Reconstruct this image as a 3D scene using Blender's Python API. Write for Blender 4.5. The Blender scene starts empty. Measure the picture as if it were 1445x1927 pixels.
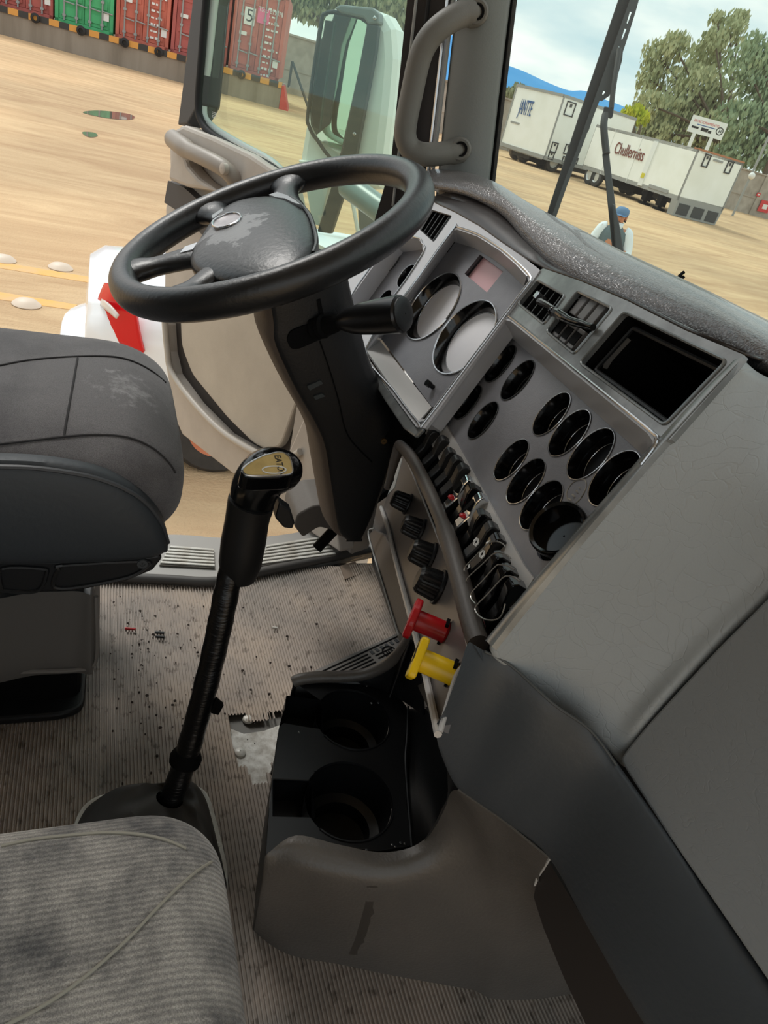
import bpy, bmesh, math, random
from mathutils import Vector, Matrix
from mathutils.geometry import delaunay_2d_cdt
random.seed(7)
SC = bpy.context.scene
COL = SC.collection
V = Vector

# ------------------------------------------------------------------ camera
W, H, FPX = 1445.0, 1927.0, 1336.0
YAW, PITCH, ROLL = math.radians(63.5), math.radians(30.1), math.radians(15.8)
CAM = V((0, 0, 1.08))
FW = V((-math.sin(YAW)*math.cos(PITCH), math.cos(YAW)*math.cos(PITCH), -math.sin(PITCH)))
R0 = V((math.cos(YAW), math.sin(YAW), 0)); U0 = R0.cross(FW)
RT = R0*math.cos(ROLL) + U0*math.sin(ROLL)
UP = -R0*math.sin(ROLL) + U0*math.cos(ROLL)
cd = bpy.data.cameras.new('camera'); cam = bpy.data.objects.new('camera', cd); COL.objects.link(cam)
cam.matrix_world = Matrix(((RT.x, UP.x, -FW.x, CAM.x), (RT.y, UP.y, -FW.y, CAM.y), (RT.z, UP.z, -FW.z, CAM.z), (0, 0, 0, 1)))
cd.sensor_fit = 'HORIZONTAL'; cd.sensor_width = 36.0; cd.lens = FPX/W*36.0
cd.clip_start = 0.02; cd.clip_end = 9000
SC.camera = cam

# ------------------------------------------------------------------ world, light, exposure
vs = SC.view_settings
vs.view_transform = 'Standard'; vs.look = 'None'; vs.gamma = 1.0; vs.exposure = 0.0
vs.use_curve_mapping = False
wd = bpy.data.worlds.new('overcast_sky'); SC.world = wd; wd.use_nodes = True
nt = wd.node_tree; nt.nodes.clear()
def wn(t, **k):
    n = nt.nodes.new(t)
    for a, b in k.items(): setattr(n, a, b)
    return n
wo = wn('ShaderNodeOutputWorld'); wb = wn('ShaderNodeBackground'); wtc = wn('ShaderNodeTexCoord')
wmp = wn('ShaderNodeMapping'); wmp.inputs['Scale'].default_value = (1.0, 1.0, 3.2); wmp.inputs['Location'].default_value = (0.35, 0.1, 0.25)
wno = wn('ShaderNodeTexNoise'); wno.inputs['Scale'].default_value = 2.6; wno.inputs['Detail'].default_value = 7; wno.inputs['Roughness'].default_value = 0.52
wcr = wn('ShaderNodeValToRGB')
wcr.color_ramp.elements[0].position = 0.37; wcr.color_ramp.elements[0].color = (0.56, 0.71, 0.78, 1)
wcr.color_ramp.elements[1].position = 0.55; wcr.color_ramp.elements[1].color = (1.0, 1.0, 0.98, 1)
e = wcr.color_ramp.elements.new(0.46); e.color = (0.74, 0.83, 0.86, 1)
L = nt.links.new
L(wtc.outputs['Generated'], wmp.inputs['Vector']); L(wmp.outputs['Vector'], wno.inputs['Vector'])
L(wno.outputs['Fac'], wcr.inputs['Fac']); L(wcr.outputs['Color'], wb.inputs['Color']); L(wb.outputs['Background'], wo.inputs['Surface'])
wb.inputs['Strength'].default_value = 1.2
sd = bpy.data.lights.new('veiled_sun', 'SUN'); sd.energy = 1.7; sd.angle = math.radians(20); sd.color = (1, 0.97, 0.92)
sun = bpy.data.objects.new('veiled_sun', sd); COL.objects.link(sun)
sun.rotation_euler = V((0.6, 0.27, -0.75)).to_track_quat('-Z', 'Y').to_euler()

# ------------------------------------------------------------------ pixel -> point on a plane of the place
def ray(x, y): return FW + RT*((x-W/2)/FPX) - UP*((y-H/2)/FPX)
def onz(x, y, z): d = ray(x, y); return CAM + d*((z-CAM.z)/d.z)
def onx(x, y, X): d = ray(x, y); return CAM + d*((X-CAM.x)/d.x)
def ony(x, y, Y): d = ray(x, y); return CAM + d*((Y-CAM.y)/d.y)
def ond(x, y, dep): return CAM + ray(x, y)*dep
def proj(p):
    d = p-CAM; z = d.dot(FW); return (W/2+FPX*d.dot(RT)/z, H/2-FPX*d.dot(UP)/z)
class Frame:
    def __init__(s, o, a, u, n): s.o, s.a, s.u, s.n = V(o), V(a).normalized(), V(u).normalized(), V(n).normalized()
    def pt(s, u, v, w=0): return s.o + s.a*u + s.u*v + s.n*w
    def px(s, x, y, w=0):
        d = ray(x, y); o = s.o + s.n*w
        return CAM + d*((o-CAM).dot(s.n)/d.dot(s.n))
    def uv(s, p): q = p-s.o; return q.dot(s.a), q.dot(s.u), q.dot(s.n)
    def puv(s, x, y, w=0): q = s.uv(s.px(x, y, w)); return q[0], q[1]
    def at(s, p): return Frame(p, s.a, s.u, s.n)
    def tilt(s, da, du):  # rotated a little about a and u
        m = Matrix.Rotation(da, 3, s.a) @ Matrix.Rotation(du, 3, s.u)
        return Frame(s.o, m@s.a, m@s.u, m@s.n)
def panel_frame(o, az, t):
    az, t = math.radians(az), math.radians(t)
    a = V((math.cos(az), math.sin(az), 0)); hr = V((math.sin(az), -math.cos(az), 0)); z = V((0, 0, 1))
    return Frame(o, a, z*math.cos(t)-hr*math.sin(t), hr*math.cos(t)+z*math.sin(t))
def axis_frame(o, n, ref=V((0, 0, 1))):
    n = V(n).normalized(); a = ref.cross(n)
    if a.length < 1e-4: a = V((1, 0, 0)).cross(n)
    a.normalize(); return Frame(o, a, n.cross(a), n)

# ------------------------------------------------------------------ mesh helpers
def inpoly(x, y, P):
    c = False; n = len(P)
    for i in range(n):
        a, b = P[i], P[i-1]
        if (a[1] > y) != (b[1] > y) and x < (b[0]-a[0])*(y-a[1])/(b[1]-a[1])+a[0]: c = not c
    return c
def cr(pts, n=6, closed=False):           # Catmull-Rom through points
    out = []; N = len(pts)
    for i in range(N if closed else N-1):
        if closed: p0, p1, p2, p3 = pts[(i-1) % N], pts[i], pts[(i+1) % N], pts[(i+2) % N]
        else: p0, p1, p2, p3 = pts[max(i-1, 0)], pts[i], pts[i+1], pts[min(i+2, N-1)]
        for k in range(n):
            t = k/n
            out.append(0.5*((2*p1)+(p2-p0)*t+(2*p0-5*p1+4*p2-p3)*t*t+(3*p1-p0-3*p2+p3)*t*t*t))
    if not closed: out.append(pts[-1].copy())
    return out
def resample(pts, n, closed=False):
    P = pts + [pts[0]] if closed else pts
    L_ = [0]
    for a, b in zip(P, P[1:]): L_.append(L_[-1]+(b-a).length)
    out = []; k = 0
    for i in range(n):
        s = L_[-1]*i/(n if closed else n-1)
        while k < len(P)-2 and L_[k+1] < s: k += 1
        sp = L_[k+1]-L_[k]
        out.append(P[k].lerp(P[k+1], (s-L_[k])/sp if sp > 1e-9 else 0))
    return out
def BM(): return bmesh.new()
def grid(bm, rows, cu=False, cv=False):   # cu: close along a row, cv: close across rows
    vs_ = [[bm.verts.new(p) for p in r] for r in rows]
    R, C_ = len(vs_), len(vs_[0])
    for i in range(R if cv else R-1):
        for j in range(C_ if cu else C_-1):
            a, b, c, d = vs_[i][j], vs_[i][(j+1) % C_], vs_[(i+1) % R][(j+1) % C_], vs_[(i+1) % R][j]
            try: bm.faces.new((a, b, c, d))
            except ValueError: pass
    return vs_
def loft(bm, rows, nu=5, nv=5):           # smooth patch through a net of control points
    R = [cr(r, nu) for r in rows]
    cols = [cr([r[j] for r in R], nv) for j in range(len(R[0]))]
    return grid(bm, [[c[i] for c in cols] for i in range(len(cols[0]))])
def cap(bm, loop, flip=False):
    try: bm.faces.new(list(reversed(loop)) if flip else loop)
    except ValueError: pass
def tube(bm, pts, r, seg=12, caps=True, sx=1.0):
    n = len(pts); rings = []; prev = None
    for i, p in enumerate(pts):
        t = (pts[min(i+1, n-1)]-pts[max(i-1, 0)])
        t = t.normalized() if t.length > 1e-9 else V((0, 0, 1))
        if prev is None:
            a = t.orthogonal().normalized()
        else:
            a = prev - t*prev.dot(t)
            a = a.normalized() if a.length > 1e-6 else t.orthogonal().normalized()
        prev = a; b = t.cross(a); rr = r[i] if isinstance(r, (list, tuple)) else r
        rings.append([p + a*(rr*sx*math.cos(2*math.pi*k/seg)) + b*(rr*math.sin(2*math.pi*k/seg)) for k in range(seg)])
    g = grid(bm, rings, cu=True)
    if caps: cap(bm, g[0], True); cap(bm, g[-1])
    return g
def lathe(bm, f, prof, seg=32, caps=(False, False), sq=None):
    rings = []
    for r, w in prof:
        rings.append([f.pt(r*math.cos(2*math.pi*k/seg), r*math.sin(2*math.pi*k/seg), w) for k in range(seg)])
    g = grid(bm, rings, cu=True)
    if caps[0]: cap(bm, g[0], True)
    if caps[1]: cap(bm, g[-1])
    return g
def prism(bm, pts, vec):
    a = [bm.verts.new(p) for p in pts]; b = [bm.verts.new(p+vec) for p in pts]; n = len(a)
    cap(bm, a, True); cap(bm, b)
    for i in range(n):
        try: bm.faces.new((a[i], a[(i+1) % n], b[(i+1) % n], b[i]))
        except ValueError: pass
    return a, b
def box(bm, f, u0, u1, v0, v1, w0, w1):
    prism(bm, [f.pt(u0, v0, w0), f.pt(u1, v0, w0), f.pt(u1, v1, w0), f.pt(u0, v1, w0)], f.n*(w1-w0))
def ball(bm, c, r, seg=12, sc=(1, 1, 1), M=None):
    m = Matrix.Translation(c) @ (M.to_4x4() if M else Matrix()) @ Matrix.Diagonal((r*sc[0], r*sc[1], r*sc[2], 1))
    bmesh.ops.create_uvsphere(bm, u_segments=seg, v_segments=max(6, seg*2//3), radius=1, matrix=m)
def holes_plate(bm, outer, holes, vec):   # flat plate with holes, given thickness vec
    n = V((0, 0, 0))
    for i in range(len(outer)): n += outer[i-1].cross(outer[i])
    n.normalize(); a = n.orthogonal().normalized(); b = n.cross(a); o = outer[0]
    p2 = []; ed = []; rings = []; loops = []
    for pts in [outer]+holes:
        k = len(p2); q = [((p-o).dot(a), (p-o).dot(b)) for p in pts]; rings.append(q)
        p2 += [V(t) for t in q]; ed += [(k+i, k+(i+1) % len(q)) for i in range(len(q))]
        loops.append([bm.verts.new(p) for p in pts])
    flat = [v for l in loops for v in l]
    vo, eo, fo, ov, oe, of = delaunay_2d_cdt(p2, ed, [], 0, 1e-7)
    for f in fo:
        c = sum((vo[i] for i in f), V((0, 0)))/len(f)
        if not inpoly(c.x, c.y, rings[0]) or any(inpoly(c.x, c.y, h) for h in rings[1:]): continue
        if any(not ov[i] for i in f): continue
        try: bm.faces.new([flat[ov[i][0]] for i in f])
        except ValueError: pass
    for v in loops:                       # side walls
        w_ = [bm.verts.new(q.co+vec) for q in v]
        for i in range(len(v)):
            j = (i+1) % len(v); bm.faces.new((v[i], v[j], w_[j], w_[i]))
def rrect(f, u0, u1, v0, v1, r, w=0, n=5):
    out = []
    for cx, cy, a0 in ((u1-r, v1-r, 0), (u0+r, v1-r, 90), (u0+r, v0+r, 180), (u1-r, v0+r, 270)):
        for k in range(n+1):
            t = math.radians(a0+90*k/n); out.append(f.pt(cx+r*math.cos(t), cy+r*math.sin(t), w))
    return out
def circ(f, r, w=0, seg=28, cu=0, cv=0, ru=None):
    return [f.pt(cu+(ru or r)*math.cos(2*math.pi*k/seg), cv+r*math.sin(2*math.pi*k/seg), w) for k in range(seg)]
def round_poly(pts, r, n=4):              # round the corners of a polygon
    out = []; N = len(pts)
    for i in range(N):
        p, a, b = pts[i], pts[i-1], pts[(i+1) % N]
        da, db = (a-p), (b-p); ra = min(r, da.length*.45); rb = min(r, db.length*.45)
        s, e_ = p+da.normalized()*ra, p+db.normalized()*rb
        for k in range(n+1):
            t = k/n; out.append(s*(1-t)**2+p*(2*t*(1-t))+e_*t*t)
    return out

# ------------------------------------------------------------------ objects
WL = {}
def obj(name, bm, m, parent=None, smooth=None, bevel=0, sub=0, solid=0, off=-1, label=None, seg=2):
    bmesh.ops.remove_doubles(bm, verts=bm.verts[:], dist=1e-6)
    bmesh.ops.recalc_face_normals(bm, faces=bm.faces[:])
    xs = [v.co for v in bm.verts]
    lo = V((min(p.x for p in xs), min(p.y for p in xs), min(p.z for p in xs))); hi = V((max(p.x for p in xs), max(p.y for p in xs), max(p.z for p in xs)))
    c = (lo+hi)/2
    if parent is None: c.z = lo.z
    bmesh.ops.translate(bm, verts=bm.verts[:], vec=-c)
    me = bpy.data.meshes.new(name); bm.to_mesh(me); bm.free()
    me.materials.append(m)
    o = bpy.data.objects.new(name, me); COL.objects.link(o)
    if smooth is None or smooth:
        for p in me.polygons: p.use_smooth = True
        try: me.set_sharp_from_angle(angle=math.radians(smooth if smooth else 38))
        except Exception: pass
    if parent is not None:
        o.parent = parent; o.location = c - WL[parent.name]
    else: o.location = c
    WL[o.name] = c
    if bevel:
        b = o.modifiers.new('bevel', 'BEVEL'); b.width = bevel; b.segments = seg; b.limit_method = 'ANGLE'; b.angle_limit = math.radians(40)
    if solid:
        s = o.modifiers.new('solid', 'SOLIDIFY'); s.thickness = solid; s.offset = off
    if sub:
        s = o.modifiers.new('sub', 'SUBSURF'); s.levels = s.render_levels = sub
    if label: o['label'] = label
    return o
def tag(o, label, cat, group=None):
    o['label'] = label; o['category'] = cat
    if group: o['group'] = group
    return o
def thing(name, loc, label, cat, group=None):
    o = bpy.data.objects.new(name, None); o.empty_display_size = 0.05; COL.objects.link(o); o.location = V(loc); WL[o.name] = V(loc)
    return tag(o, label, cat, group)
def struct(o): o['kind'] = 'structure'; return o
def text_mesh(s, f, size, depth=0.0006, align='CENTER', shear=0.0, sxy=(1, 1)):
    cu = bpy.data.curves.new('t', 'FONT'); cu.body = s; cu.size = size; cu.extrude = depth; cu.align_x = align; cu.align_y = 'CENTER'; cu.shear = shear
    o = bpy.data.objects.new('t', cu); COL.objects.link(o)
    dg = bpy.context.evaluated_depsgraph_get(); me = bpy.data.meshes.new_from_object(o.evaluated_get(dg))
    bpy.data.objects.remove(o); bm = BM(); bm.from_mesh(me); bpy.data.meshes.remove(me)
    for v in bm.verts: v.co = f.pt(v.co.x*sxy[0], v.co.y*sxy[1], v.co.z)
    return bm

# ------------------------------------------------------------------ materials
def lin(c): return tuple((x/12.92 if x <= .04045 else ((x+.055)/1.055)**2.4) for x in (v/255 for v in c))
def mat(name, c, rough=.6, metal=0.0, spec=.5, bump=0.0, bs=200, c2=None, cs=8, cdist=.5, detail=6, coat=0.0, stretch=None, bkind='noise', emit=None, trans=0.0, aniso=None):
    m = bpy.data.materials.new(name); m.use_nodes = True; t = m.node_tree; p = t.nodes['Principled BSDF']
    p.inputs['Base Color'].default_value = (*lin(c), 1); p.inputs['Roughness'].default_value = rough; p.inputs['Metallic'].default_value = metal
    p.inputs['Specular IOR Level'].default_value = spec; p.inputs['Coat Weight'].default_value = coat
    if bump or c2: 
        tc = t.nodes.new('ShaderNodeTexCoord'); mp = t.nodes.new('ShaderNodeMapping'); t.links.new(tc.outputs['Object'], mp.inputs['Vector'])
        if stretch: mp.inputs['Scale'].default_value = stretch
    if c2:
        n = t.nodes.new('ShaderNodeTexNoise'); n.inputs['Scale'].default_value = cs; n.inputs['Detail'].default_value = detail; n.inputs['Roughness'].default_value = .6
        r = t.nodes.new('ShaderNodeValToRGB'); r.color_ramp.elements[0].position = cdist-.16; r.color_ramp.elements[1].position = cdist+.16
        r.color_ramp.elements[0].color = (*lin(c), 1); r.color_ramp.elements[1].color = (*lin(c2), 1)
        t.links.new(mp.outputs['Vector'], n.inputs['Vector']); t.links.new(n.outputs['Fac'], r.inputs['Fac']); t.links.new(r.outputs['Color'], p.inputs['Base Color'])
    if bump:
        if bkind == 'voronoi':
            n = t.nodes.new('ShaderNodeTexVoronoi'); n.feature = 'DISTANCE_TO_EDGE'; n.inputs['Scale'].default_value = bs; so = n.outputs['Distance']
        else:
            n = t.nodes.new('ShaderNodeTexNoise'); n.inputs['Scale'].default_value = bs; n.inputs['Detail'].default_value = 4; so = n.outputs['Fac']
        b = t.nodes.new('ShaderNodeBump'); b.inputs['Strength'].default_value = bump; b.inputs['Distance'].default_value = .002
        t.links.new(mp.outputs['Vector'], n.inputs['Vector']); t.links.new(so, b.inputs['Height']); t.links.new(b.outputs['Normal'], p.inputs['Normal'])
    return m
def node(m, t): return m.node_tree.nodes.new(t)
def glass_mat(name, tint, refl=.5, dust=0.0):
    m = bpy.data.materials.new(name); m.use_nodes = True; t = m.node_tree; t.nodes.clear()
    o = t.nodes.new('ShaderNodeOutputMaterial'); tr = t.nodes.new('ShaderNodeBsdfTransparent'); gl = t.nodes.new('ShaderNodeBsdfGlossy'); mx = t.nodes.new('ShaderNodeMixShader'); fr = t.nodes.new('ShaderNodeFresnel'); mu = t.nodes.new('ShaderNodeMath')
    tr.inputs['Color'].default_value = (*tint, 1); gl.inputs['Roughness'].default_value = .02; fr.inputs['IOR'].default_value = 1.45
    mu.operation = 'MULTIPLY'; mu.inputs[1].default_value = refl
    t.links.new(fr.outputs[0], mu.inputs[0]); t.links.new(mu.outputs[0], mx.inputs[0]); df = t.nodes.new('ShaderNodeBsdfDiffuse'); df.inputs['Color'].default_value = (.8, .8, .78, 1); m2 = t.nodes.new('ShaderNodeMixShader'); m2.inputs[0].default_value = dust
    t.links.new(tr.outputs[0], m2.inputs[1]); t.links.new(df.outputs[0], m2.inputs[2])
    t.links.new(m2.outputs[0], mx.inputs[1]); t.links.new(gl.outputs[0], mx.inputs[2]); t.links.new(mx.outputs[0], o.inputs['Surface'])
    return m
M = {}
M['windshield'] = glass_mat('tinted_windshield', (.88, .97, .91), .2, .09)
M['doorglass'] = glass_mat('door_glass', (.88, .97, .91), .10, .02)
M['grey_vinyl'] = mat('grey_grained_vinyl', (152, 156, 157), .46, spec=.4)
M['glove'] = mat('glovebox_vinyl', (136, 139, 141), .55, spec=.35)
M['bolster'] = mat('charcoal_vinyl', (64, 69, 74), .48, bump=.25, bs=140, spec=.45)
M['pad'] = mat('dash_pad_leather', (108, 104, 104), .32, bump=.7, bs=260, bkind='voronoi', spec=.8, coat=.35)
M['hump'] = mat('brown_grey_plastic', (87, 82, 77), .42, bump=.3, bs=220, spec=.55, c2=(79, 75, 71), cs=9)
M['black'] = mat('black_plastic', (24, 25, 27), .5, bump=.08, bs=300, spec=.45)
M['dull_black'] = mat('dull_black', (11, 11, 12), .85, spec=.15)
M['gloss_black'] = mat('gloss_black', (9, 9, 10), .12, spec=.5)
M['tray'] = mat('black_tray_plastic', (18, 19, 21), .36, spec=.42, bump=.05, bs=250)
M['panel'] = mat('charcoal_metallic_panel', (134, 134, 139), .38, metal=.12, bump=.12, bs=500, c2=(120, 120, 125), cs=12)
M['silver'] = mat('silver_dash_plastic', (196, 197, 201), .3, metal=.15, bump=.05, bs=400)
M['band'] = mat('smoked_chrome_plastic', (166, 170, 170), .2, metal=.3, c2=(120, 123, 123), cs=14, cdist=.42)
M['brightsilver'] = mat('light_silver_strip', (188, 186, 184), .4, metal=.15)
M['chrome'] = mat('chrome', (225, 228, 230), .08, metal=1.0)
M['satin'] = mat('satin_bezel', (190, 192, 195), .2, metal=.9)
M['dial'] = mat('gauge_dial', (24, 24, 27), .3, spec=.5)
M['paledial'] = mat('milky_dial_sky_glare', (244, 244, 248), .5, c2=(236, 236, 242), cs=10)  # near-white holds the lens's milky haze and the sky reflected in it
M['screen'] = mat('pink_screen', (230, 180, 184), .3)
M['wheel'] = mat('black_polyurethane', (26, 27, 29), .36, bump=.2, bs=160, spec=.5, c2=(36, 36, 37), cs=14, cdist=.62)
M['column'] = mat('black_column_cover', (24, 25, 27), .45, bump=.18, bs=260, spec=.5)
M['column_side'] = mat('lit_dusty_column_cover', (92, 80, 70), .7, bump=.3, bs=200)  # brown holds the light on the rear face as well as its dust
M['red'] = mat('red_plastic', (176, 16, 26), .32, spec=.5)
M['yellow'] = mat('yellow_plastic', (238, 196, 10), .32, spec=.5)
M['knob'] = mat('black_rubber_knob', (20, 20, 21), .4, spec=.5)
M['hvac'] = mat('warm_grey_panel', (97, 91, 88), .35, metal=.15)
M['brownpad'] = mat('taupe_knee_pad', (70, 63, 58), .5, bump=.2, bs=200)
M['doortrim'] = mat('beige_door_trim', (192, 183, 173), .55, bump=.1, bs=200, c2=(176, 167, 158), cs=6)
M['doortan'] = mat('tan_door_insert', (198, 188, 173), .7, bump=.15, bs=250, c2=(184, 174, 160), cs=5)
M['doordark'] = mat('charcoal_door_strip', (62, 62, 66), .5)
M['rubber'] = mat('black_rubber', (18, 18, 19), .6, spec=.35)
M['pillar'] = mat('grey_pillar_trim', (126, 129, 127), .6, bump=.15, bs=300)
M['handle'] = mat('grey_grab_handle', (108, 106, 100), .55, bump=.15, bs=350)
M['darkseal'] = mat('brown_black_seal', (42, 37, 36), .55)
M['alu'] = mat('worn_aluminium', (236, 236, 230), .4, metal=.1, c2=(205, 200, 190), cs=30)
M['baremetal'] = mat('scratched_bare_metal', (236, 235, 230), .5, metal=.05, c2=(176, 170, 160), cs=60, bump=.2, bs=150)
M['white'] = mat('white_paint', (228, 232, 230), .35, spec=.5)
M['carwhite'] = mat('white_car_paint', (238, 240, 242), .2, spec=.5, coat=.4)
M['taillamp'] = mat('red_lamp_lens', (214, 10, 26), .15, spec=.6)
M['clearlamp'] = mat('clear_lamp_lens', (215, 208, 200), .12)
M['trailer'] = mat('white_trailer_skin', (244, 247, 244), .5, c2=(232, 235, 228), cs=.6)
M['trailergrey'] = mat('grey_trailer_frame', (150, 152, 150), .6)
M['darkgrey'] = mat('dark_grey', (62, 64, 66), .6)
M['tyre'] = mat('tyre_rubber', (52, 50, 49), .8, c2=(66, 62, 58), cs=8)
M['greytyre'] = mat('pale_tyre_rubber', (118, 112, 106), .85, c2=(104, 98, 92), cs=8)  # lighter grey rubber for one pair of trailer tyres
M['rim'] = mat('pale_rim', (210, 212, 210), .4, metal=.3)
M['rustrim'] = mat('orange_rim', (196, 120, 84), .6)
M['ink_black'] = mat('black_print', (22, 22, 24), .5)
M['ink_white'] = mat('white_print', (225, 225, 222), .5)
M['ink_blue'] = mat('blue_print', (58, 96, 150), .5)
M['ink_maroon'] = mat('brown_red_print', (120, 62, 52), .5)
M['ink_red'] = mat('red_print', (200, 50, 52), .5)
M['gold'] = mat('gold_badge', (206, 176, 112), .4, metal=.1, c2=(184, 156, 96), cs=40)

def creased(m, amt=.5, sc=14, st=(1, 1, 1), grain=.35, gs=420):
    """soft vinyl: fine grain plus long shallow creases"""
    t = m.node_tree; P = t.nodes['Principled BSDF']; tc = node(m, 'ShaderNodeTexCoord'); mp = node(m, 'ShaderNodeMapping'); mp.inputs['Scale'].default_value = st; mp.inputs['Rotation'].default_value = (.5, .3, .4)
    wn_ = node(m, 'ShaderNodeTexNoise'); wn_.inputs['Scale'].default_value = 9; wn_.inputs['Detail'].default_value = 3; mxv = node(m, 'ShaderNodeMix'); mxv.data_type = 'VECTOR'; mxv.inputs[0].default_value = .22
    vo = node(m, 'ShaderNodeTexVoronoi'); vo.feature = 'DISTANCE_TO_EDGE'; vo.inputs['Scale'].default_value = sc
    rp = node(m, 'ShaderNodeValToRGB'); rp.color_ramp.elements[0].position = 0; rp.color_ramp.elements[1].position = .035
    b1 = node(m, 'ShaderNodeBump'); b1.inputs['Strength'].default_value = amt; b1.inputs['Distance'].default_value = .0012
    g = node(m, 'ShaderNodeTexNoise'); g.inputs['Scale'].default_value = gs; g.inputs['Detail'].default_value = 3; b2 = node(m, 'ShaderNodeBump'); b2.inputs['Strength'].default_value = grain; b2.inputs['Distance'].default_value = .0008
    lk = t.links.new; lk(tc.outputs['Object'], mp.inputs['Vector']); lk(tc.outputs['Object'], wn_.inputs['Vector']); lk(mp.outputs['Vector'], mxv.inputs[4]); lk(wn_.outputs['Color'], mxv.inputs[5]); lk(mxv.outputs[1], vo.inputs['Vector'])
    lk(vo.outputs['Distance'], rp.inputs['Fac']); lk(rp.outputs['Color'], b1.inputs['Height']); lk(tc.outputs['Object'], g.inputs['Vector']); lk(g.outputs['Fac'], b2.inputs['Height']); lk(b1.outputs['Normal'], b2.inputs['Normal']); lk(b2.outputs['Normal'], P.inputs['Normal'])
creased(M['grey_vinyl'], .3, 34, (.3, 1.9, 1.9)); creased(M['glove'], .2, 80, (.35, 1.6, 1.6), .3)

# ================================================================== THE YARD
GZ = -1.45
def gh(x, y):
    r = math.hypot(x, y); t = min(1, max(0, (r-9)/26)); t = t*t*(3-2*t)
    return GZ + .30*t
def gpx(x, y):
    z = GZ
    for _ in range(12):
        p = onz(x, y, z); z = .5*z+.5*gh(p.x, p.y)
    return V((p.x, p.y, z))
# ground: packed sandy dirt with long drag streaks
gm = mat('packed_sandy_dirt', (212, 178, 134), .9, spec=.1)
t = gm.node_tree; P_ = t.nodes['Principled BSDF']
tc = node(gm, 'ShaderNodeTexCoord'); mp = node(gm, 'ShaderNodeMapping'); mp.inputs['Rotation'].default_value = (0, 0, math.radians(-8)); mp.inputs['Scale'].default_value = (.9, .2, 1)
n1 = node(gm, 'ShaderNodeTexNoise'); n1.inputs['Scale'].default_value = 1.3; n1.inputs['Distortion'].default_value = 1.3; n1.inputs['Detail'].default_value = 9; n1.inputs['Roughness'].default_value = .68
r1 = node(gm, 'ShaderNodeValToRGB'); r1.color_ramp.elements[0].position = .34; r1.color_ramp.elements[1].position = .66
r1.color_ramp.elements[0].color = (*lin((194, 162, 128)), 1); r1.color_ramp.elements[1].color = (*lin((224, 196, 158)), 1)
n2 = node(gm, 'ShaderNodeTexNoise'); n2.inputs['Scale'].default_value = .16; n2.inputs['Detail'].default_value = 5
r2 = node(gm, 'ShaderNodeValToRGB'); r2.color_ramp.elements[0].position = .38; r2.color_ramp.elements[1].position = .6
r2.color_ramp.elements[0].color = (.82, .80, .78, 1); r2.color_ramp.elements[1].color = (1.04, 1.0, .95, 1)
mxn = node(gm, 'ShaderNodeMix'); mxn.data_type = 'RGBA'; mxn.blend_type = 'MULTIPLY'; mxn.inputs[0].default_value = 1
n3 = node(gm, 'ShaderNodeTexNoise'); n3.inputs['Scale'].default_value = 35; n3.inputs['Detail'].default_value = 5
bp = node(gm, 'ShaderNodeBump'); bp.inputs['Strength'].default_value = .6; bp.inputs['Distance'].default_value = .03
LK = t.links.new
LK(tc.outputs['Object'], mp.inputs['Vector']); LK(mp.outputs['Vector'], n1.inputs['Vector']); LK(n1.outputs['Fac'], r1.inputs['Fac'])
LK(tc.outputs['Object'], n2.inputs['Vector']); LK(n2.outputs['Fac'], r2.inputs['Fac']); LK(r1.outputs['Color'], mxn.inputs[6]); LK(r2.outputs['Color'], mxn.inputs[7])
LK(mxn.outputs[2], P_.inputs['Base Color']); LK(tc.outputs['Object'], n3.inputs['Vector']); LK(n3.outputs['Fac'], bp.inputs['Height']); LK(bp.outputs['Normal'], P_.inputs['Normal'])
bm = BM()
xs = [-140, -110, -90, -75, -62, -54, -48, -44, -40, -36, -32, -28, -24, -20, -16, -13, -10, -8, -6, -4, -2, 0, 3, 8, 20, 50]
ys = [-60, -40, -28, -20, -14, -9, -5, -2, 0, 2, 5, 9, 14, 19, 24, 29, 34, 40, 48, 60, 80, 120, 180]
grid(bm, [[V((x, y, gh(x, y))) for x in xs] for y in ys])
struct(obj('ground', bm, gm))

# mountain far beyond the wall
mm = mat('hazy_blue_mountain', (98, 158, 208), 1, spec=0, c2=(86, 148, 200), cs=.004)
rp = [(800, 50), (840, 62), (900, 88), (945, 118), (985, 134), (1030, 155), (1070, 170), (1100, 171), (1135, 186), (1180, 203), (1215, 222), (1235, 250), (1245, 300)]
bm = BM(); top = cr([ond(x, y, 3000) for x, y in rp], 4)
grid(bm, [[V((p.x*.72, p.y*.72, -40)) for p in top], [p*1.0 - V((p.x*.12, p.y*.12, (p.z+40)*.42)) for p in top], top, [V((p.x*1.3, p.y*1.3, -40)) for p in top]])
struct(obj('mountain', bm, mm))

# loading dock with the containers
BL, BR = gpx(0, 55), gpx(525, 205)
dv = V((.23, .973, 0)).normalized(); out_ = V((dv.y, -dv.x, 0))
if out_.dot(-BL) < 0: out_ = -out_
DF = Frame(V((BR.x, BR.y, -1.15))-dv*14.5, dv, (0, 0, 1), out_)     # front plane of the dock
ut = DF.puv(530, 163)[0]; vt = sum(DF.puv(x, y)[1] for x, y in ((0, 22), (200, 66), (340, 104), (530, 164)))/4
u0 = -9.0
def dk(name): return mat(name, (158, 148, 136), .85, spec=.1, c2=(128, 118, 106), cs=.9, stretch=(1, 1, .12), detail=8)
dock = thing('loading_dock', DF.pt(ut/2, 0, -3), 'stained grey concrete loading dock under the row of containers', 'dock')
bm = BM(); box(bm, DF, u0, ut, -.4, vt-.12, -9, 0); obj('dock_wall', bm, dk('stained_concrete'), dock, smooth=False)
sm = mat('hazard_stripes', (40, 40, 40), .7)
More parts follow.
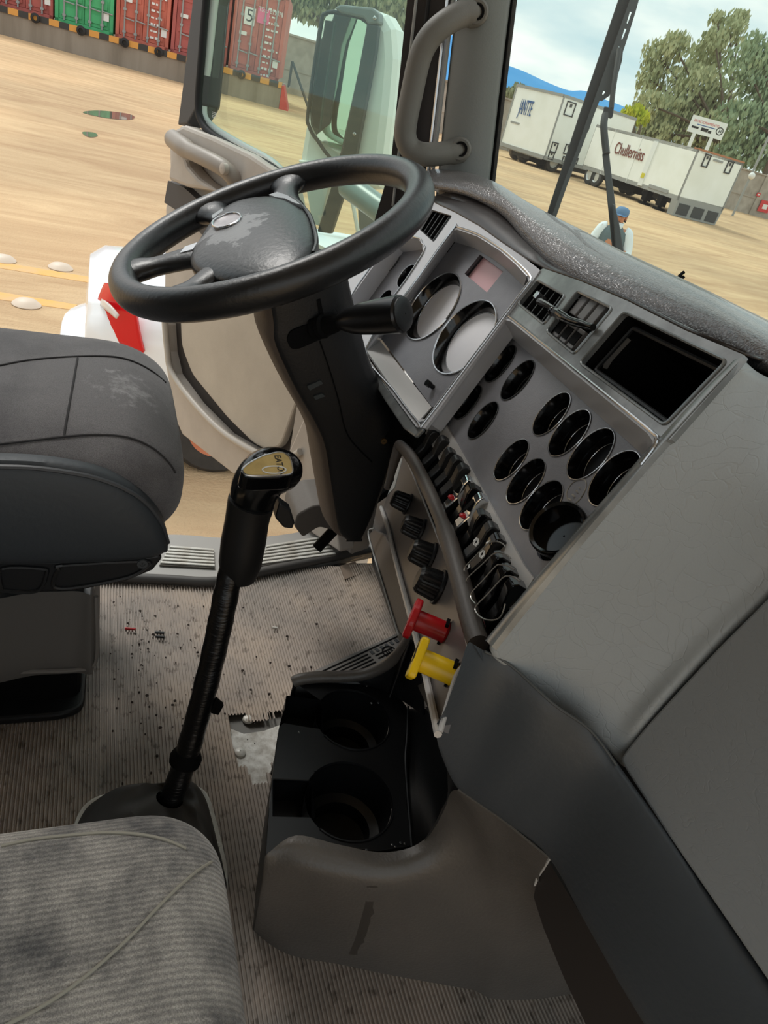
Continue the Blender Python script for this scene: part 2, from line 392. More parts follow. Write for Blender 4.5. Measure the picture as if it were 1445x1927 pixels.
t = sm.node_tree; wv = node(sm, 'ShaderNodeTexWave'); tcx = node(sm, 'ShaderNodeTexCoord'); mpx = node(sm, 'ShaderNodeMapping'); rr = node(sm, 'ShaderNodeValToRGB')
mpx.inputs['Rotation'].default_value = (0, 0, -math.atan2(dv.y, dv.x)); wv.wave_type = 'BANDS'; wv.bands_direction = 'X'; wv.inputs['Scale'].default_value = .36
rr.color_ramp.interpolation = 'CONSTANT'; rr.color_ramp.elements[0].color = (*lin((58, 56, 54)), 1); rr.color_ramp.elements[1].position = .5; rr.color_ramp.elements[1].color = (*lin((214, 152, 74)), 1)
t.links.new(tcx.outputs['Object'], mpx.inputs['Vector']); t.links.new(mpx.outputs['Vector'], wv.inputs['Vector']); t.links.new(wv.outputs['Fac'], rr.inputs['Fac']); t.links.new(rr.outputs['Color'], t.nodes['Principled BSDF'].inputs['Base Color'])
bm = BM(); box(bm, DF, u0, ut, vt-.12, vt+.12, -.5, .06); obj('striped_edge', bm, sm, dock, smooth=False, label='black and yellow striped dock edge')
for x, y in ((68, 29), (154, 52), (236, 74), (300, 93), (455, 135)):
    u, v = DF.puv(x, y); f = Frame(DF.pt(u, vt, .06), DF.a, DF.u, DF.n); bm = BM()
    lathe(bm, f, [(.1, .02), (.16, .03), (.2, .06), (.2, .1), (.1, .12), (.1, .02)], 18); obj('bumper_ring', bm, M['ink_black'], dock, label='round black dock bumper')
bm = BM(); a = DF.pt(ut, 0, 0); prism(bm, [DF.pt(ut+.01, -.1, 0), DF.pt(ut+.5, -.1, 0), DF.pt(ut+.1, vt, 0), DF.pt(ut+.01, vt, 0)], DF.n*-2.5); obj('ramp_end', bm, M['ink_red'], dock, smooth=False, label='red painted sloping end')
bm = BM()
for w in (-.1, -2.3):
    tube(bm, [DF.pt(ut+.3, vt, w), DF.pt(ut+.3, vt+1.1, w)], .04, 8); tube(bm, [DF.pt(ut+.3, vt+1.1, w), DF.pt(ut+1.5, .2, w)], .04, 8); tube(bm, [DF.pt(ut+1.5, .2, w), DF.pt(ut+1.5, -.2, w)], .04, 8)
obj('stair_rail', bm, M['darkgrey'], dock)

def container(px0, px1, col, label, rows, sign=None):
    f = DF; us = [f.puv(*p, -.9)[0] for p in (px0, px1)]; a, b = us; b -= .06; h = 3.55; z0 = vt+.06
    f2 = Frame(f.pt(0, z0, -.9), f.a, f.u, f.n)
    t_ = thing('shipping_container', f2.pt((a+b)/2, 0, -4), label, 'container', 'shipping containers on the dock')
    m_ = mat('container_paint', col, .6, spec=.3, c2=tuple(int(c*.86) for c in col), cs=.8)
    bm = BM(); box(bm, f2, a, b, .12, h, -7, -.12); 
    for uu in (a, b-.16): box(bm, f2, uu, uu+.16, 0, h, -.16, 0)
    box(bm, f2, a, b, 0, .18, -.16, 0); box(bm, f2, a, b, h-.2, h, -.16, 0)
    obj('box', bm, m_, t_, smooth=False)
    mid = (a+b)/2
    for s in (0, 1):
        d0, d1 = (a+.18, mid-.02) if s == 0 else (mid+.02, b-.18)
        bm = BM(); box(bm, f2, d0, d1, .2, h-.22, -.12, -.06)
        for k in range(5): box(bm, f2, d0+.1, d1-.1, .35+k*.62, .35+k*.62+.34, -.06, -.02)
        d = obj('door', bm, m_, t_, smooth=False)
        for q in (.22, .72):
            u = d0+(d1-d0)*q; bm = BM(); tube(bm, [f2.pt(u, .15, .03), f2.pt(u, h-.15, .03)], .035, 8)
            tube(bm, [f2.pt(u, .9, .05), f2.pt(u+.42*(d1-d0), .86, .05)], .03, 6)
            for z in (.3, 1.2, 2.3, h-.3): box(bm, f2, u-.07, u+.07, z, z+.1, -.04, .07)
            obj('lock_rod', bm, M['trailergrey'], d)
    bm = BM(); rd = random.Random(rows)
    for k in range(rows):
        z = h-.75-k*.27; w_ = rd.uniform(.3, .62); u = mid+.35
        while w_ > .08:
            d_ = min(w_, rd.uniform(.06, .2)); box(bm, f2, u, u+d_, z, z+rd.uniform(.06, .1), -.02, .006); u += d_+rd.uniform(.04, .09); w_ -= d_+.04
    box(bm, f2, mid+.85, mid+1.1, .55, .85, -.02, .006); box(bm, f2, a+.35, a+.7, 1.55, 1.7, -.02, .006)
    obj('stencil_marks', bm, M['ink_white'], t_, smooth=False, label='white stencilled door markings')
    if sign == 'tri':
        bm = BM(); c0 = f2.pt(mid-.55, 3.0, 0); prism(bm, [c0+f2.a*-.2, c0+f2.a*.2, c0+f2.u*.36], f2.n*.01); obj('hazard_sticker', bm, M['yellow'], t_, smooth=False, label='yellow triangular warning sticker')
    if sign == 'orange':
        bm = BM(); box(bm, f2, a+.4, a+1.0, 2.35, 2.9, -.02, .01); obj('label_sticker', bm, mat('orange_label', (226, 172, 50), .6), t_, smooth=False, label='orange label on door')
    if sign == '5':
        bm = BM(); box(bm, f2, a+.5, a+1.0, 2.0, 2.7, -.02, .01); p = obj('number_plate', bm, M['ink_white'], t_, smooth=False, label='white number plate')
        obj('number', text_mesh('5', Frame(f2.pt(a+.75, 2.35, .012), f2.a, f2.u, f2.n), .72), M['ink_black'], p, smooth=False, label='black number five')
        bm = BM(); box(bm, f2, a+1.1, a+1.65, 2.2, 2.8, -.02, .012); obj('pink_label', bm, mat('pink_label', (228, 110, 150), .6), t_, smooth=False, label='pink sticker')
        obj('carrier_number', text_mesh('TSLU 819078', Frame(f2.pt(b-.75, 2.75, .03), f2.a, f2.u, f2.n), .26, sxy=(.8, 1)), M['ink_white'], t_, smooth=False)
container((-116, -40), (-8, -8), (172, 112, 102), 'dull red container at the far left end of the dock', 9)
container((-6, -7), (102, 26), (186, 100, 92), 'dark red container left of the green one', 8)
container((103, 26), (215, 56), (86, 184, 124), 'bright green container with white lock rods', 0)
container((217, 57), (319, 86), (206, 116, 98), 'orange red container beside the green one with yellow triangle', 10, 'tri')
container((321, 87), (428, 112), (190, 104, 98), 'red container with orange label half hidden by the door frame', 9, 'orange')
container((430, 113), (527, 140), (200, 112, 98), 'red container with white number 5 plate at the right end', 11, '5')

# yard wall of grey concrete panels
wm = mat('weathered_concrete_blocks', (176, 168, 158), .9, spec=.1, c2=(150, 142, 132), cs=1.2, detail=8)
WF = Frame((-60, 0, -1.3), (0, 1, 0), (0, 0, 1), (1, 0, 0))
bm = BM(); box(bm, WF, -60, 140, 0, 3.7, -.25, 0)
for k in range(-14, 36): box(bm, WF, k*4-.16, k*4+.16, 0, 3.82, 0, .12)
box(bm, WF, -60, 140, 1.62, 1.76, 0, .05); box(bm, WF, -60, 140, 3.7, 3.82, -.32, .14)
struct(obj('wall_far', bm, wm, smooth=False))
for x, y, lab in ((1440, 388, 'red yard sign low on the wall at the right edge'), (941, 214, 'small red sign on the wall beside the windshield pillar'), (1428, 366, 'little red sign on the concrete wall')):
    u, v = WF.puv(x, y, .2); s_ = .95 if x == 1440 else .3; bm = BM(); box(bm, WF, u-s_*.75, u+s_*.75, v-s_*.6, v+s_*.5, .12, .17)
    o = thing('wall_sign', WF.pt(u, v-.3, .12), lab, 'sign', 'red signs on the wall')
    obj('sign_board', bm, M['ink_red'], o, smooth=False)
    bm = BM(); box(bm, WF, u-s_*.3, u+s_*.35, v-s_*.3, v+s_*.15, .17, .18); obj('sign_mark', bm, M['ink_white'], o, smooth=False, label='white mark')

# puddles, studs and painted lines on the ground
wat = mat('still_water', (120, 110, 100), .03, spec=.8)
for pts, lab in (([(150, 211), (185, 208), (235, 213), (255, 219), (250, 227), (205, 224), (170, 217)], 'wider muddy puddle reflecting the containers'), ([(150, 248), (180, 250), (186, 258), (165, 260)], 'small puddle nearer than the reflecting one')):
    q = round_poly([gpx(*p)+V((0, 0, .012)) for p in pts], .6); bm = BM(); prism(bm, q, V((0, 0, -.02))); tag(obj('puddle', bm, wat, smooth=False), lab, 'puddle', 'puddles in the yard')
ym = mat('worn_yellow_paint', (232, 176, 88), .8, c2=(214, 176, 128), cs=3)
for pts, lab in (([(-30, 488), (175, 523), (172, 533), (-30, 500)], 'upper faded yellow line on the dirt beside the white car'), ([(-30, 545), (145, 574), (140, 584), (-30, 560)], 'lower faded yellow line on the dirt beside the white car')):
    bm = BM(); prism(bm, [gpx(*p)+V((0, 0, .004)) for p in pts], V((0, 0, -.004))); tag(obj('painted_line', bm, ym, smooth=False), lab, 'line', 'yellow lines on the ground')
for x, y, lab in ((6, 490, 'leftmost pale stud above the upper yellow line'), (114, 505, 'pale round stud touching the upper yellow line'), (50, 574, 'pale round stud below the lower yellow line')):
    p = gpx(x, y); bm = BM(); lathe(bm, axis_frame(p, (0, 0, 1)), [(.13, .004), (.13, .01), (.09, .045), (.03, .06), (.001, .06)], 16)
    tag(obj('road_stud', bm, mat('pale_stud', (214, 196, 176), .5)), lab, 'stud', 'road studs')

# ------------------------------------------------------------------ trailers
def slab(bm, P, Q, z0, z1, th, n):  # upright slab between ground points P and Q
    d = (Q-P).normalized(); prism(bm, [V((P.x, P.y, z0)), V((Q.x, Q.y, z0)), V((Q.x, Q.y, z1)), V((P.x, P.y, z1))], n*th)
def wheel_pair(name, c, ax, r, w, parent, tm, rm):
    f = axis_frame(c, ax); bm = BM()
    lathe(bm, f, [(r*.6, -w/2), (r*.9, -w/2), (r, -w*.36), (r, w*.36), (r*.9, w/2), (r*.6, w/2), (r*.6, -w/2)], 24); t_ = obj(name, bm, tm, parent)
    bm = BM(); lathe(bm, f, [(.001, w*.3), (r*.2, w*.38), (r*.5, w*.2), (r*.6, w*.46)], 24); lathe(bm, f, [(.001, -w*.3), (r*.2, -w*.38), (r*.5, -w*.2), (r*.6, -w*.46)], 24); obj('rim', bm, rm, t_)
    return t_
def trailer(label, corner, dl, ln, dw, wd_, z0, z1):
    """corner: near bottom corner; dl: direction of the long side away from it; dw: direction of the short side away from it"""
    t_ = thing('box_trailer', corner+dl*ln/2+dw*wd_/2+V((0, 0, gh(corner.x, corner.y)-corner.z)), label, 'trailer', 'parked white box trailers')
    A, B, C_, D_ = corner, corner+dl*ln, corner+dl*ln+dw*wd_, corner+dw*wd_
    bm = BM(); prism(bm, [V((p.x, p.y, z0+.15)) for p in (A, B, C_, D_)], V((0, 0, z1-z0-.15))); obj('box', bm, M['trailer'], t_, smooth=False, bevel=.04)
    bm = BM()
    for p, q in ((A, B), (B, C_), (C_, D_), (D_, A)):
        d = (q-p).normalized(); n = V((d.y, -d.x, 0)); 
        prism(bm, [V((p.x, p.y, z0)), V((q.x, q.y, z0)), V((q.x, q.y, z0+.22)), V((p.x, p.y, z0+.22))], n*.05)
    obj('rail', bm, M['trailergrey'], t_, smooth=False)
    bm = BM()
    for p, q in ((A, B), (B, C_), (C_, D_), (D_, A)):
        d = (q-p).normalized(); n = V((d.y, -d.x, 0)); prism(bm, [V((p.x, p.y, z1-.14)), V((q.x, q.y, z1-.14)), V((q.x, q.y, z1+.02)), V((p.x, p.y, z1+.02))], n*.04)
        prism(bm, [V((p.x, p.y, z0)), V((p.x, p.y, z1)), V((p.x+d.x*.12, p.y+d.y*.12, z1)), V((p.x+d.x*.12, p.y+d.y*.12, z0))], n*.035)
    obj('edge_trim', bm, M['trailergrey'], t_, smooth=False)
    bm = BM(); prism(bm, [V((p.x, p.y, z0-.3)) for p in (A+dl*.6+dw*.9, B-dl*.6+dw*.9, B-dl*.6+dw*(wd_-.9), A+dl*.6+dw*(wd_-.9))], V((0, 0, .3))); obj('chassis', bm, M['darkgrey'], t_, smooth=False)
    return t_, (A, B, C_, D_)
def face(P, Q, z):   # frame on an upright face seen from the truck, u runs P->Q
    a = (Q-P).normalized(); n = a.cross(V((0, 0, 1)));
    return Frame(V((P.x, P.y, z)), a, (0, 0, 1), n if n.dot(-P) > 0 else -n)

# trailer at left: its doors face us at the left, the long side runs off to the right
dep = 46; c1 = ond(1022, 300, dep)
zz0, zz1 = c1.z, ond(1058, 180, dep).z
P1 = V((c1.x, c1.y, 0)); l1 = ond(943, 262, dep*1.065); dW = V((l1.x-c1.x, l1.y-c1.y, 0)); wd1 = dW.length; dW.normalize(); dL = V((-dW.y, dW.x, 0))
if dL.dot(P1) < 0: dL = -dL
T1, (A, B, C_, D_) = trailer('white box trailer with blue lettering, its tail toward the truck, left one', V((P1.x, P1.y, zz0)), dL, 7, dW, wd1, zz0, zz1)
g1 = gh(P1.x, P1.y)
ff = face(D_, A, 0); hh = zz1-zz0
obj('logo', text_mesh('JANTTE', Frame(ff.pt(wd1*.34, zz0+hh*.67, .03), ff.a, ff.u, ff.n), hh*.34, .01, sxy=(.30, 1)), M['ink_blue'], T1, smooth=False, label='blue lettering')
bm = BM(); box(bm, ff, wd1*.1, wd1*.3, zz0+hh*.4, zz0+hh*.43, 0, .03); obj('small_print', bm, M['trailergrey'], T1, smooth=False)
bm = BM(); box(bm, ff, wd1*.5, wd1*.505, zz0+.2, zz1-.2, 0, .02)
for u in (.2, .4, .6, .8): box(bm, ff, wd1*u, wd1*u+.03, zz0+.2, zz1-.2, .0, .03)
fs = face(A, B, 0)
bm = BM()
def hatch(f, u, z, w, h):
    bm = BM(); box(bm, f, u, u+w, z, z+.06, 0, .05); box(bm, f, u, u+w, z+h-.06, z+h, 0, .05); box(bm, f, u, u+.06, z, z+h, 0, .05); box(bm, f, u+w-.06, u+w, z, z+h, 0, .05); box(bm, f, u+w*.4, u+w*.6, z+h*.62, z+h*.85, 0, .05); return bm
for u, z, w, h in ((.45, hh*.72, .8, .8), (.3, hh*.14, .55, .6), (1.5, hh*.16, .55, .6), (.3, hh*.02, .5, .45), (1.6, hh*.01, .5, .45), (2.5, hh*.05, .5, .4)):
    obj('hatch_frame', hatch(fs, u, zz0+z, w, h), M['darkgrey'], T1, smooth=False)
for u, z in ((4.6, .35),): bm = BM(); box(bm, fs, u, u+.35, zz0+z, zz0+z+.28, 0, .04); obj('marker_lamp', bm, mat('amber_lamp', (216, 150, 40), .4), T1, smooth=False, label='amber marker lamp')
for s, tm in ((.12, M['greytyre']), (.3, M['greytyre']), (.74, M['tyre']), (.92, M['tyre'])):
    wheel_pair('tyre', V((0, 0, g1+.62))+V((D_.x, D_.y, 0)).lerp(V((A.x, A.y, 0)), s)+dL*1.2, dW, .62, .34, T1, tm, M['rim'])
bm = BM(); f = ff; 
for s in (.74, .92): box(bm, ff, wd1*(s-.09), wd1*(s+.09), g1+.25, zz0, -.3, -.27)
obj('mud_flap', bm, M['dull_black'], T1, smooth=False)
bm = BM(); box(bm, ff, wd1*.05, wd1*.95, g1+.55, g1+.7, -.12, -.04); box(bm, ff, wd1*.3, wd1*.36, g1+.6, zz0, -.12, -.04); box(bm, ff, wd1*.62, wd1*.68, g1+.6, zz0, -.12, -.04); obj('under_ride_bar', bm, M['trailergrey'], T1, smooth=False)

# trailer at right: long side at left, nose at right
dep = 38; c2_ = ond(1275, 377, dep); zz0 = c2_.z; P2 = V((c2_.x, c2_.y, 0)); zz1 = ond(1316, 283, dep).z
r2 = ond(1360, 396, dep*1.034); dN = V((r2.x-c2_.x, r2.y-c2_.y, 0)); wd2 = dN.length; dN.normalize(); dL = V((-dN.y, dN.x, 0))
if dL.dot(P2) < 0: dL = -dL
# length so that the far end lands left of the wiper arm
ln2 = 5
while ln2 < 24:
    q = proj(V((P2.x, P2.y, zz0))+dL*ln2)
    if q[0] < 1098: break
    ln2 += .25
T2, (A, B, C_, D_) = trailer('long white box trailer with brown lettering standing on its landing legs, right one', V((P2.x, P2.y, zz0)), dL, ln2, dN, wd2, zz0, zz1)
g2 = gh(P2.x, P2.y); hh = zz1-zz0
fl = face(B, A, 0)
obj('logo', text_mesh('Chullerniss', Frame(fl.pt(ln2*.43, zz0+hh*.62, .03), fl.a, fl.u, fl.n), hh*.36, .01, sxy=(ln2*.31/(hh*.36*4.6), 1)), M['ink_maroon'], T2, smooth=False, label='brown lettering')
bm = BM(); box(bm, fl, ln2*.62, ln2*.66, zz0+.1, zz1-.1, 0, .06); box(bm, fl, ln2*.5, ln2*.503, zz0, zz1, 0, .02); box(bm, fl, ln2*.22, ln2*.223, zz0, zz1, 0, .02); obj('side_post', bm, M['white'], T2, smooth=False)
bm = BM(); box(bm, fl, ln2*.625, ln2*.655, zz0+hh*.2, zz0+hh*.3, .06, .08); obj('yellow_tag', bm, mat('yellow_tag', (206, 196, 60), .6), T2, smooth=False, label='yellow tag')
bm = BM(); box(bm, fl, ln2*.72, ln2*.9, zz0+hh*.06, zz0+hh*.13, 0, .03); obj('small_lettering', bm, M['trailergrey'], T2, smooth=False)
fn = face(A, D_, 0)
for u in (.16, .66): obj('hatch_frame', hatch(fn, wd2*u, zz0+hh*.72, .42, .62), M['darkgrey'], T2, smooth=False)
bm = BM(); box(bm, fn, wd2*.36, wd2*.56, zz0+hh*.88, zz0+hh*.92, 0, .04); obj('roof_lamp_bar', bm, M['trailergrey'], T2, smooth=False)
bm = BM(); box(bm, fn, 0, wd2, zz1-.02, zz1+.06, -.4, .02); obj('rusty_roof_edge', bm, mat('rusty_edge', (176, 120, 88), .8), T2, smooth=False, label='rust coloured roof edge')
bm = BM(); prism(bm, [fn.pt(.05, zz0-.75, 0), fn.pt(wd2-.1, zz0-.75, 0), fn.pt(wd2, zz0, 0), fn.pt(0, zz0, 0)], fn.n*-.5); obj('nose_skirt', bm, M['trailergrey'], T2, smooth=False)
bm = BM()
for k in range(3): box(bm, fn, wd2*(.06+.32*k), wd2*(.3+.32*k), zz0-.65, zz0-.1, 0, .02)
obj('skirt_panel', bm, M['darkgrey'], T2, smooth=False)
# wheels at the far end, mud flap, landing legs
for k, s in enumerate((.10, .20)):
    pass
for k, (x, y) in enumerate(((1131, 346), (1143, 350))):
    u = ln2*(.10+.075*k); c = fl.pt(u, 0, -.2); wheel_pair('tyre', V((c.x, c.y, g2+.55)), fl.n, .55, .3, T2, M['darkgrey'], M['rim'])
    c = fl.pt(u, 0, -wd2+.3); wheel_pair('tyre', V((c.x, c.y, g2+.55)), fl.n, .55, .3, T2, M['darkgrey'], M['rim'])
bm = BM(); box(bm, fl, ln2*.3, ln2*.56, g2+.35, zz0-.02, -wd2+.3, -.35); obj('under_box', bm, M['dull_black'], T2, smooth=False)
for s, w in ((.70, -.3), (.86, -.15)):
    bm = BM(); f = axis_frame(fl.pt(ln2*s, 0, w), (0, 0, 1)); p0 = fl.pt(ln2*s, 0, w); tube(bm, [V((p0.x, p0.y, zz0)), V((p0.x, p0.y, g2+.1))], .11, 8); box(bm, Frame(V((p0.x, p0.y, g2)), (1, 0, 0), (0, 1, 0), (0, 0, 1)), -.25, .25, -.25, .25, 0, .12); box(bm, Frame(V((p0.x, p0.y, zz0-.55)), (1, 0, 0), (0, 1, 0), (0, 0, 1)), -.2, .2, -.2, .2, 0, .5)
    obj('landing_leg', bm, M['dull_black'], T2)
bm = BM(); p0, p1 = fl.pt(ln2*.70, 0, -.3), fl.pt(ln2*.86, 0, -.15); tube(bm, [V((p0.x, p0.y, zz0-.5)), V((p0.x, p0.y, g2+.5)).lerp(V((p1.x, p1.y, g2+.4)), .5), V((p1.x, p1.y, zz0-.5))], .06, 6); obj('cross_brace', bm, M['dull_black'], T2)

# ------------------------------------------------------------------ billboard, light pole
dep = 55; sb = ond(1331, 240, dep); 
f = Frame(sb, RT*0+V((.55, .83, 0)), (0, 0, 1), V((.83, -.55, 0)))
cs = [f.puv(x, y) for x, y in ((1306, 211), (1371, 230), (1360, 262), (1296, 243))]
w2 = (abs(cs[0][0]-cs[1][0])+abs(cs[2][0]-cs[3][0]))/4; h2 = (abs(cs[0][1]-cs[3][1])+abs(cs[1][1]-cs[2][1]))/4
bb = thing('billboard', (sb.x, sb.y, gh(sb.x, sb.y)), 'white parking billboard with red lettering raised behind the long trailer', 'sign')
bm = BM(); box(bm, f, -w2, w2, -h2, h2, -.12, 0); bo = obj('board', bm, M['white'], bb, smooth=False)
obj('heading', text_mesh('ESTACIONAMIENTO', Frame(f.pt(-w2*.12, h2*.42, .005), f.a, f.u, f.n), h2*.42, .005, sxy=(w2*1.5/(h2*.42*9.6), 1)), M['ink_red'], bo, smooth=False, label='red heading')
bm = BM()
for u0, u1, v0, v1 in ((-.85, -.45, -.45, -.2), (-.3, .1, -.55, -.15), (.12, .3, -.6, -.3)): box(bm, f, w2*u0, w2*u1, h2*v0, h2*v1, 0, .008)
obj('truck_pictures', bm, M['ink_black'], bo, smooth=False, label='small black truck silhouettes')
bm = BM(); box(bm, f, -w2*.6, w2*.45, h2*.02, h2*.12, 0, .008); obj('subline', bm, M['ink_blue'], bo, smooth=False, label='blue small print line')
bm = BM(); lathe(bm, Frame(f.pt(w2*.72, -h2*.05, 0), f.a, f.u, f.n), [(h2*.36, 0), (h2*.42, .01), (h2*.48, 0)], 20)
for u in (-.1, .12): box(bm, f, w2*.72+h2*u, w2*.72+h2*(u+.1), -h2*.25, h2*.15, 0, .01)
obj('emblem', bm, M['ink_black'], bo, smooth=False, label='round black emblem')
for u in (-.55, .45):
    bm = BM(); p = f.pt(w2*u, -h2, -.1); tube(bm, [p, V((p.x, p.y, gh(p.x, p.y)))], .14, 10); obj('post', bm, M['white'], bb)
p = ond(1414, 328, 56); q = ond(1445, 262, 56); lp = thing('light_pole', (p.x, p.y, gh(p.x, p.y)), 'thin pale pole with a round base light on the wall', 'pole')
bm = BM(); tube(bm, [V((p.x, p.y, gh(p.x, p.y))), V((p.x, p.y, p.z)), V((p.x, p.y, p.z+7))], .09, 8); obj('mast', bm, M['trailergrey'], lp)
bm = BM(); ball(bm, p+V((.1, 0, -.1)), .26); obj('lamp', bm, M['ink_white'], lp)

# ------------------------------------------------------------------ trees
def leafmat(n, a, b):
    m = mat(n, a, .8, spec=.1, c2=b, cs=.5, detail=3)
    return m
def tree(label, base, blobs, lm, n, size, group, seed=1, droop=.4):
    rd = random.Random(seed); root = thing('tree', base, label, 'tree', group)
    bm = BM(); hub = V(base)+V((0, 0, (blobs[0][0].z-base[2])*.55))
    tube(bm, [V(base), V(base).lerp(hub, .5)+V((.2, .1, 0)), hub], [.38, .3, .26], 8)
    for c, r in blobs: tube(bm, cr([hub, hub.lerp(c, .5)+V((rd.uniform(-.4, .4), rd.uniform(-.4, .4), .3)), c, c+V((rd.uniform(-.5, .5), rd.uniform(-.5, .5), r*.6))], 3), [.2]*3+[.13]*3+[.07]*3+[.03], 5)
    obj('trunk', bm, mat('bark', (92, 80, 66), .9), root)
    bm = BM(); tot = sum(r**2 for _, r in blobs)
    for c, r in blobs:
        for _ in range(int(n*r**2/tot)):
            while True:
                d = V((rd.uniform(-1, 1), rd.uniform(-1, 1), rd.uniform(-1, 1)))
                if d.length < 1.25 and (d.length > .4 or rd.random() < .35) and rd.random() < 1.35-d.length*.8: break
            d.z *= .8; p = c+d*r; s = size*rd.uniform(.6, 1.4)
            x = V((rd.uniform(-1, 1), rd.uniform(-1, 1), rd.uniform(-.5, .5))).normalized(); y = V((rd.uniform(-.4, .4), rd.uniform(-.4, .4), -1-droop)).normalized()
            v_ = [bm.verts.new(q) for q in (p-x*s*.3, p+y*s*.55+x*s*.05, p+x*s*.3, p-y*s*.5)]; bm.faces.new(v_)
    me = obj('foliage', bm, lm, root, smooth=False); return root
def blobs(lst, dep): return [(ond(x, y, dep+dd), r*dep/FPX) for x, y, r, dd in lst]
def base_of(x, y, dep): p = ond(x, y, dep); return (p.x, p.y, gh(p.x, p.y))
lA = leafmat('dusty_green_leaves', (158, 166, 128), (186, 190, 150)); lB = leafmat('deep_green_leaves', (130, 150, 122), (158, 172, 136)); lC = leafmat('yellow_green_leaves', (168, 184, 66), (206, 204, 70)); lD = leafmat('olive_leaves', (132, 140, 110), (160, 164, 132))
tree('tall airy tree behind the billboard with drooping grey green leaves', base_of(1330, 340, 92), blobs([(1300, 165, 48, 0), (1240, 105, 30, 1), (1270, 85, 26, -1), (1225, 150, 26, 2), (1220, 195, 26, -2), (1260, 215, 34, 0), (1330, 110, 34, 2), (1375, 60, 26, 0), (1390, 35, 18, 1), (1350, 35, 14, 0), (1345, 75, 22, -2), (1300, 225, 40, 2), (1230, 235, 24, 0), (1340, 190, 42, 1), (1245, 255, 26, 0), (1290, 268, 34, 1), (1345, 275, 36, 0), (1330, 240, 34, -1), (1210, 250, 18, 0)], 92), lA, 9500, .66, 'trees behind the yard wall', 3)
tree('darker tree at the right edge behind the wall', base_of(1420, 360, 79), blobs([(1410, 130, 46, 0), (1445, 200, 50, 1), (1395, 230, 44, -1), (1440, 280, 44, 0), (1385, 290, 36, 1), (1425, 85, 24, 0), (1460, 120, 40, 0), (1480, 240, 50, 0)], 79), lB, 6500, .58, 'trees behind the yard wall', 4)
tree('small yellow green bush above the long trailer', base_of(1190, 270, 76), blobs([(1186, 216, 16, 0), (1170, 224, 12, 0), (1205, 222, 15, 0), (1200, 206, 10, 0)], 76), lC, 1400, .4, 'trees behind the yard wall', 5)
tree('little round tree above the wall beyond the left trailer', base_of(972, 200, 74), blobs([(975, 170, 12, 0), (960, 176, 10, 0), (988, 172, 9, 0)], 74), lD, 900, .4, 'trees behind the yard wall', 6)
tree('wide olive tree seen above the container through the door window', base_of(640, 110, 72), blobs([(560, -10, 40, 0), (620, 10, 44, 1), (690, 30, 42, 0), (735, 70, 40, 2), (745, 20, 44, 0), (660, -30, 50, 0), (580, 20, 24, 0)], 72), lD, 6000, .6, 'trees behind the yard wall', 7)

# ------------------------------------------------------------------ white car beside the truck
car = thing('parked_car', (-5.2, 2.0, GZ), 'white car parked beside the open truck door, red tail lamp toward us', 'car')
XN, XF, Y0, LEN = -4.33, -6.05, -.05, 4.35
XC = (XN+XF)/2; HW = (XN-XF)/2
def csec(y, hw, z0, zb, zt, rt):      # one cross-section of the car, (half width, sill, belt, top, top half width)
    pts = [(-hw*.9, z0), (-hw, z0+.12), (-hw*1.0, (z0+zb)/2), (-hw*.97, zb), (-rt, zt-.04), (-rt*.85, zt), (0, zt+.025), (rt*.85, zt), (rt, zt-.04), (hw*.97, zb), (hw, (z0+zb)/2), (hw, z0+.12), (hw*.9, z0)]
    return [V((XC+a, Y0+y, GZ+b)) for a, b in pts]
S = [(0.02, .62*HW, .42, .62, .66, .5*HW), (0.0, .78*HW, .34, .66, .72, .6*HW), (.02, .84*HW, .32, .86, 1.0, .66*HW), (.12, .92*HW, .3, .9, 1.05, .8*HW), (.45, .98*HW, .26, .93, 1.07, .84*HW), (.72, HW, .22, .94, 1.08, .84*HW), (1.25, HW, .2, .94, 1.36, .68*HW), (1.6, HW, .2, .94, 1.45, .66*HW), (2.3, HW, .2, .93, 1.46, .66*HW), (2.8, HW, .2, .92, 1.38, .66*HW), (3.3, HW, .2, .9, .98, .8*HW), (4.0, .96*HW, .25, .74, .84, .7*HW), (4.3, .8*HW, .3, .6, .68, .55*HW)]
bm = BM(); rows = [csec(*s) for s in S]; g = grid(bm, [cr(r, 3) for r in rows]); cap(bm, g[0]); cap(bm, g[-1], True)
obj('body', bm, M['carwhite'], car, smooth=50)
bm = BM(); brow = []
for z, off, hw in ((.22, -.02, .84), (.30, -.13, .92), (.48, -.17, .94), (.6, -.15, .93), (.64, -.06, .9), (.66, .1, .84), (.6, .3, .8)):
    row = []
    for k in range(13):
        t_ = -1+2*k/12; row.append(V((XC+HW*hw*1.06*t_, Y0+off+.42*abs(t_)**3.2, GZ+z)))
    brow.append(row)
grid(bm, brow); obj('rear_bumper', bm, M['carwhite'], car, solid=.02)
LX = (-4.62, -4.46, -4.38, -4.335)
lamp = [[onx(x, y, X) for (x, y), X in zip(r, LX)] for r in (((196, 532), (214, 534), (232, 540), (250, 550)), ((184, 562), (208, 568), (232, 578), (254, 592)), ((175, 604), (200, 610), (232, 620), (262, 634)), ((172, 628), (200, 636), (236, 650), (270, 664)))]
bm = BM(); loft(bm, lamp, 4, 4); tl = obj('tail_lamp', bm, M['taillamp'], car, solid=-.03, label='red tail lamp')
bm = BM(); loft(bm, [[onx(x, y, X+.02) for (x, y), X in zip(r, LX)] for r in (((189, 561), (200, 568), (212, 580), (222, 592)), ((185, 572), (196, 581), (208, 591), (217, 599)))], 3, 3); obj('reverse_lamp', bm, M['clearlamp'], tl, solid=-.012, label='clear reversing lens')
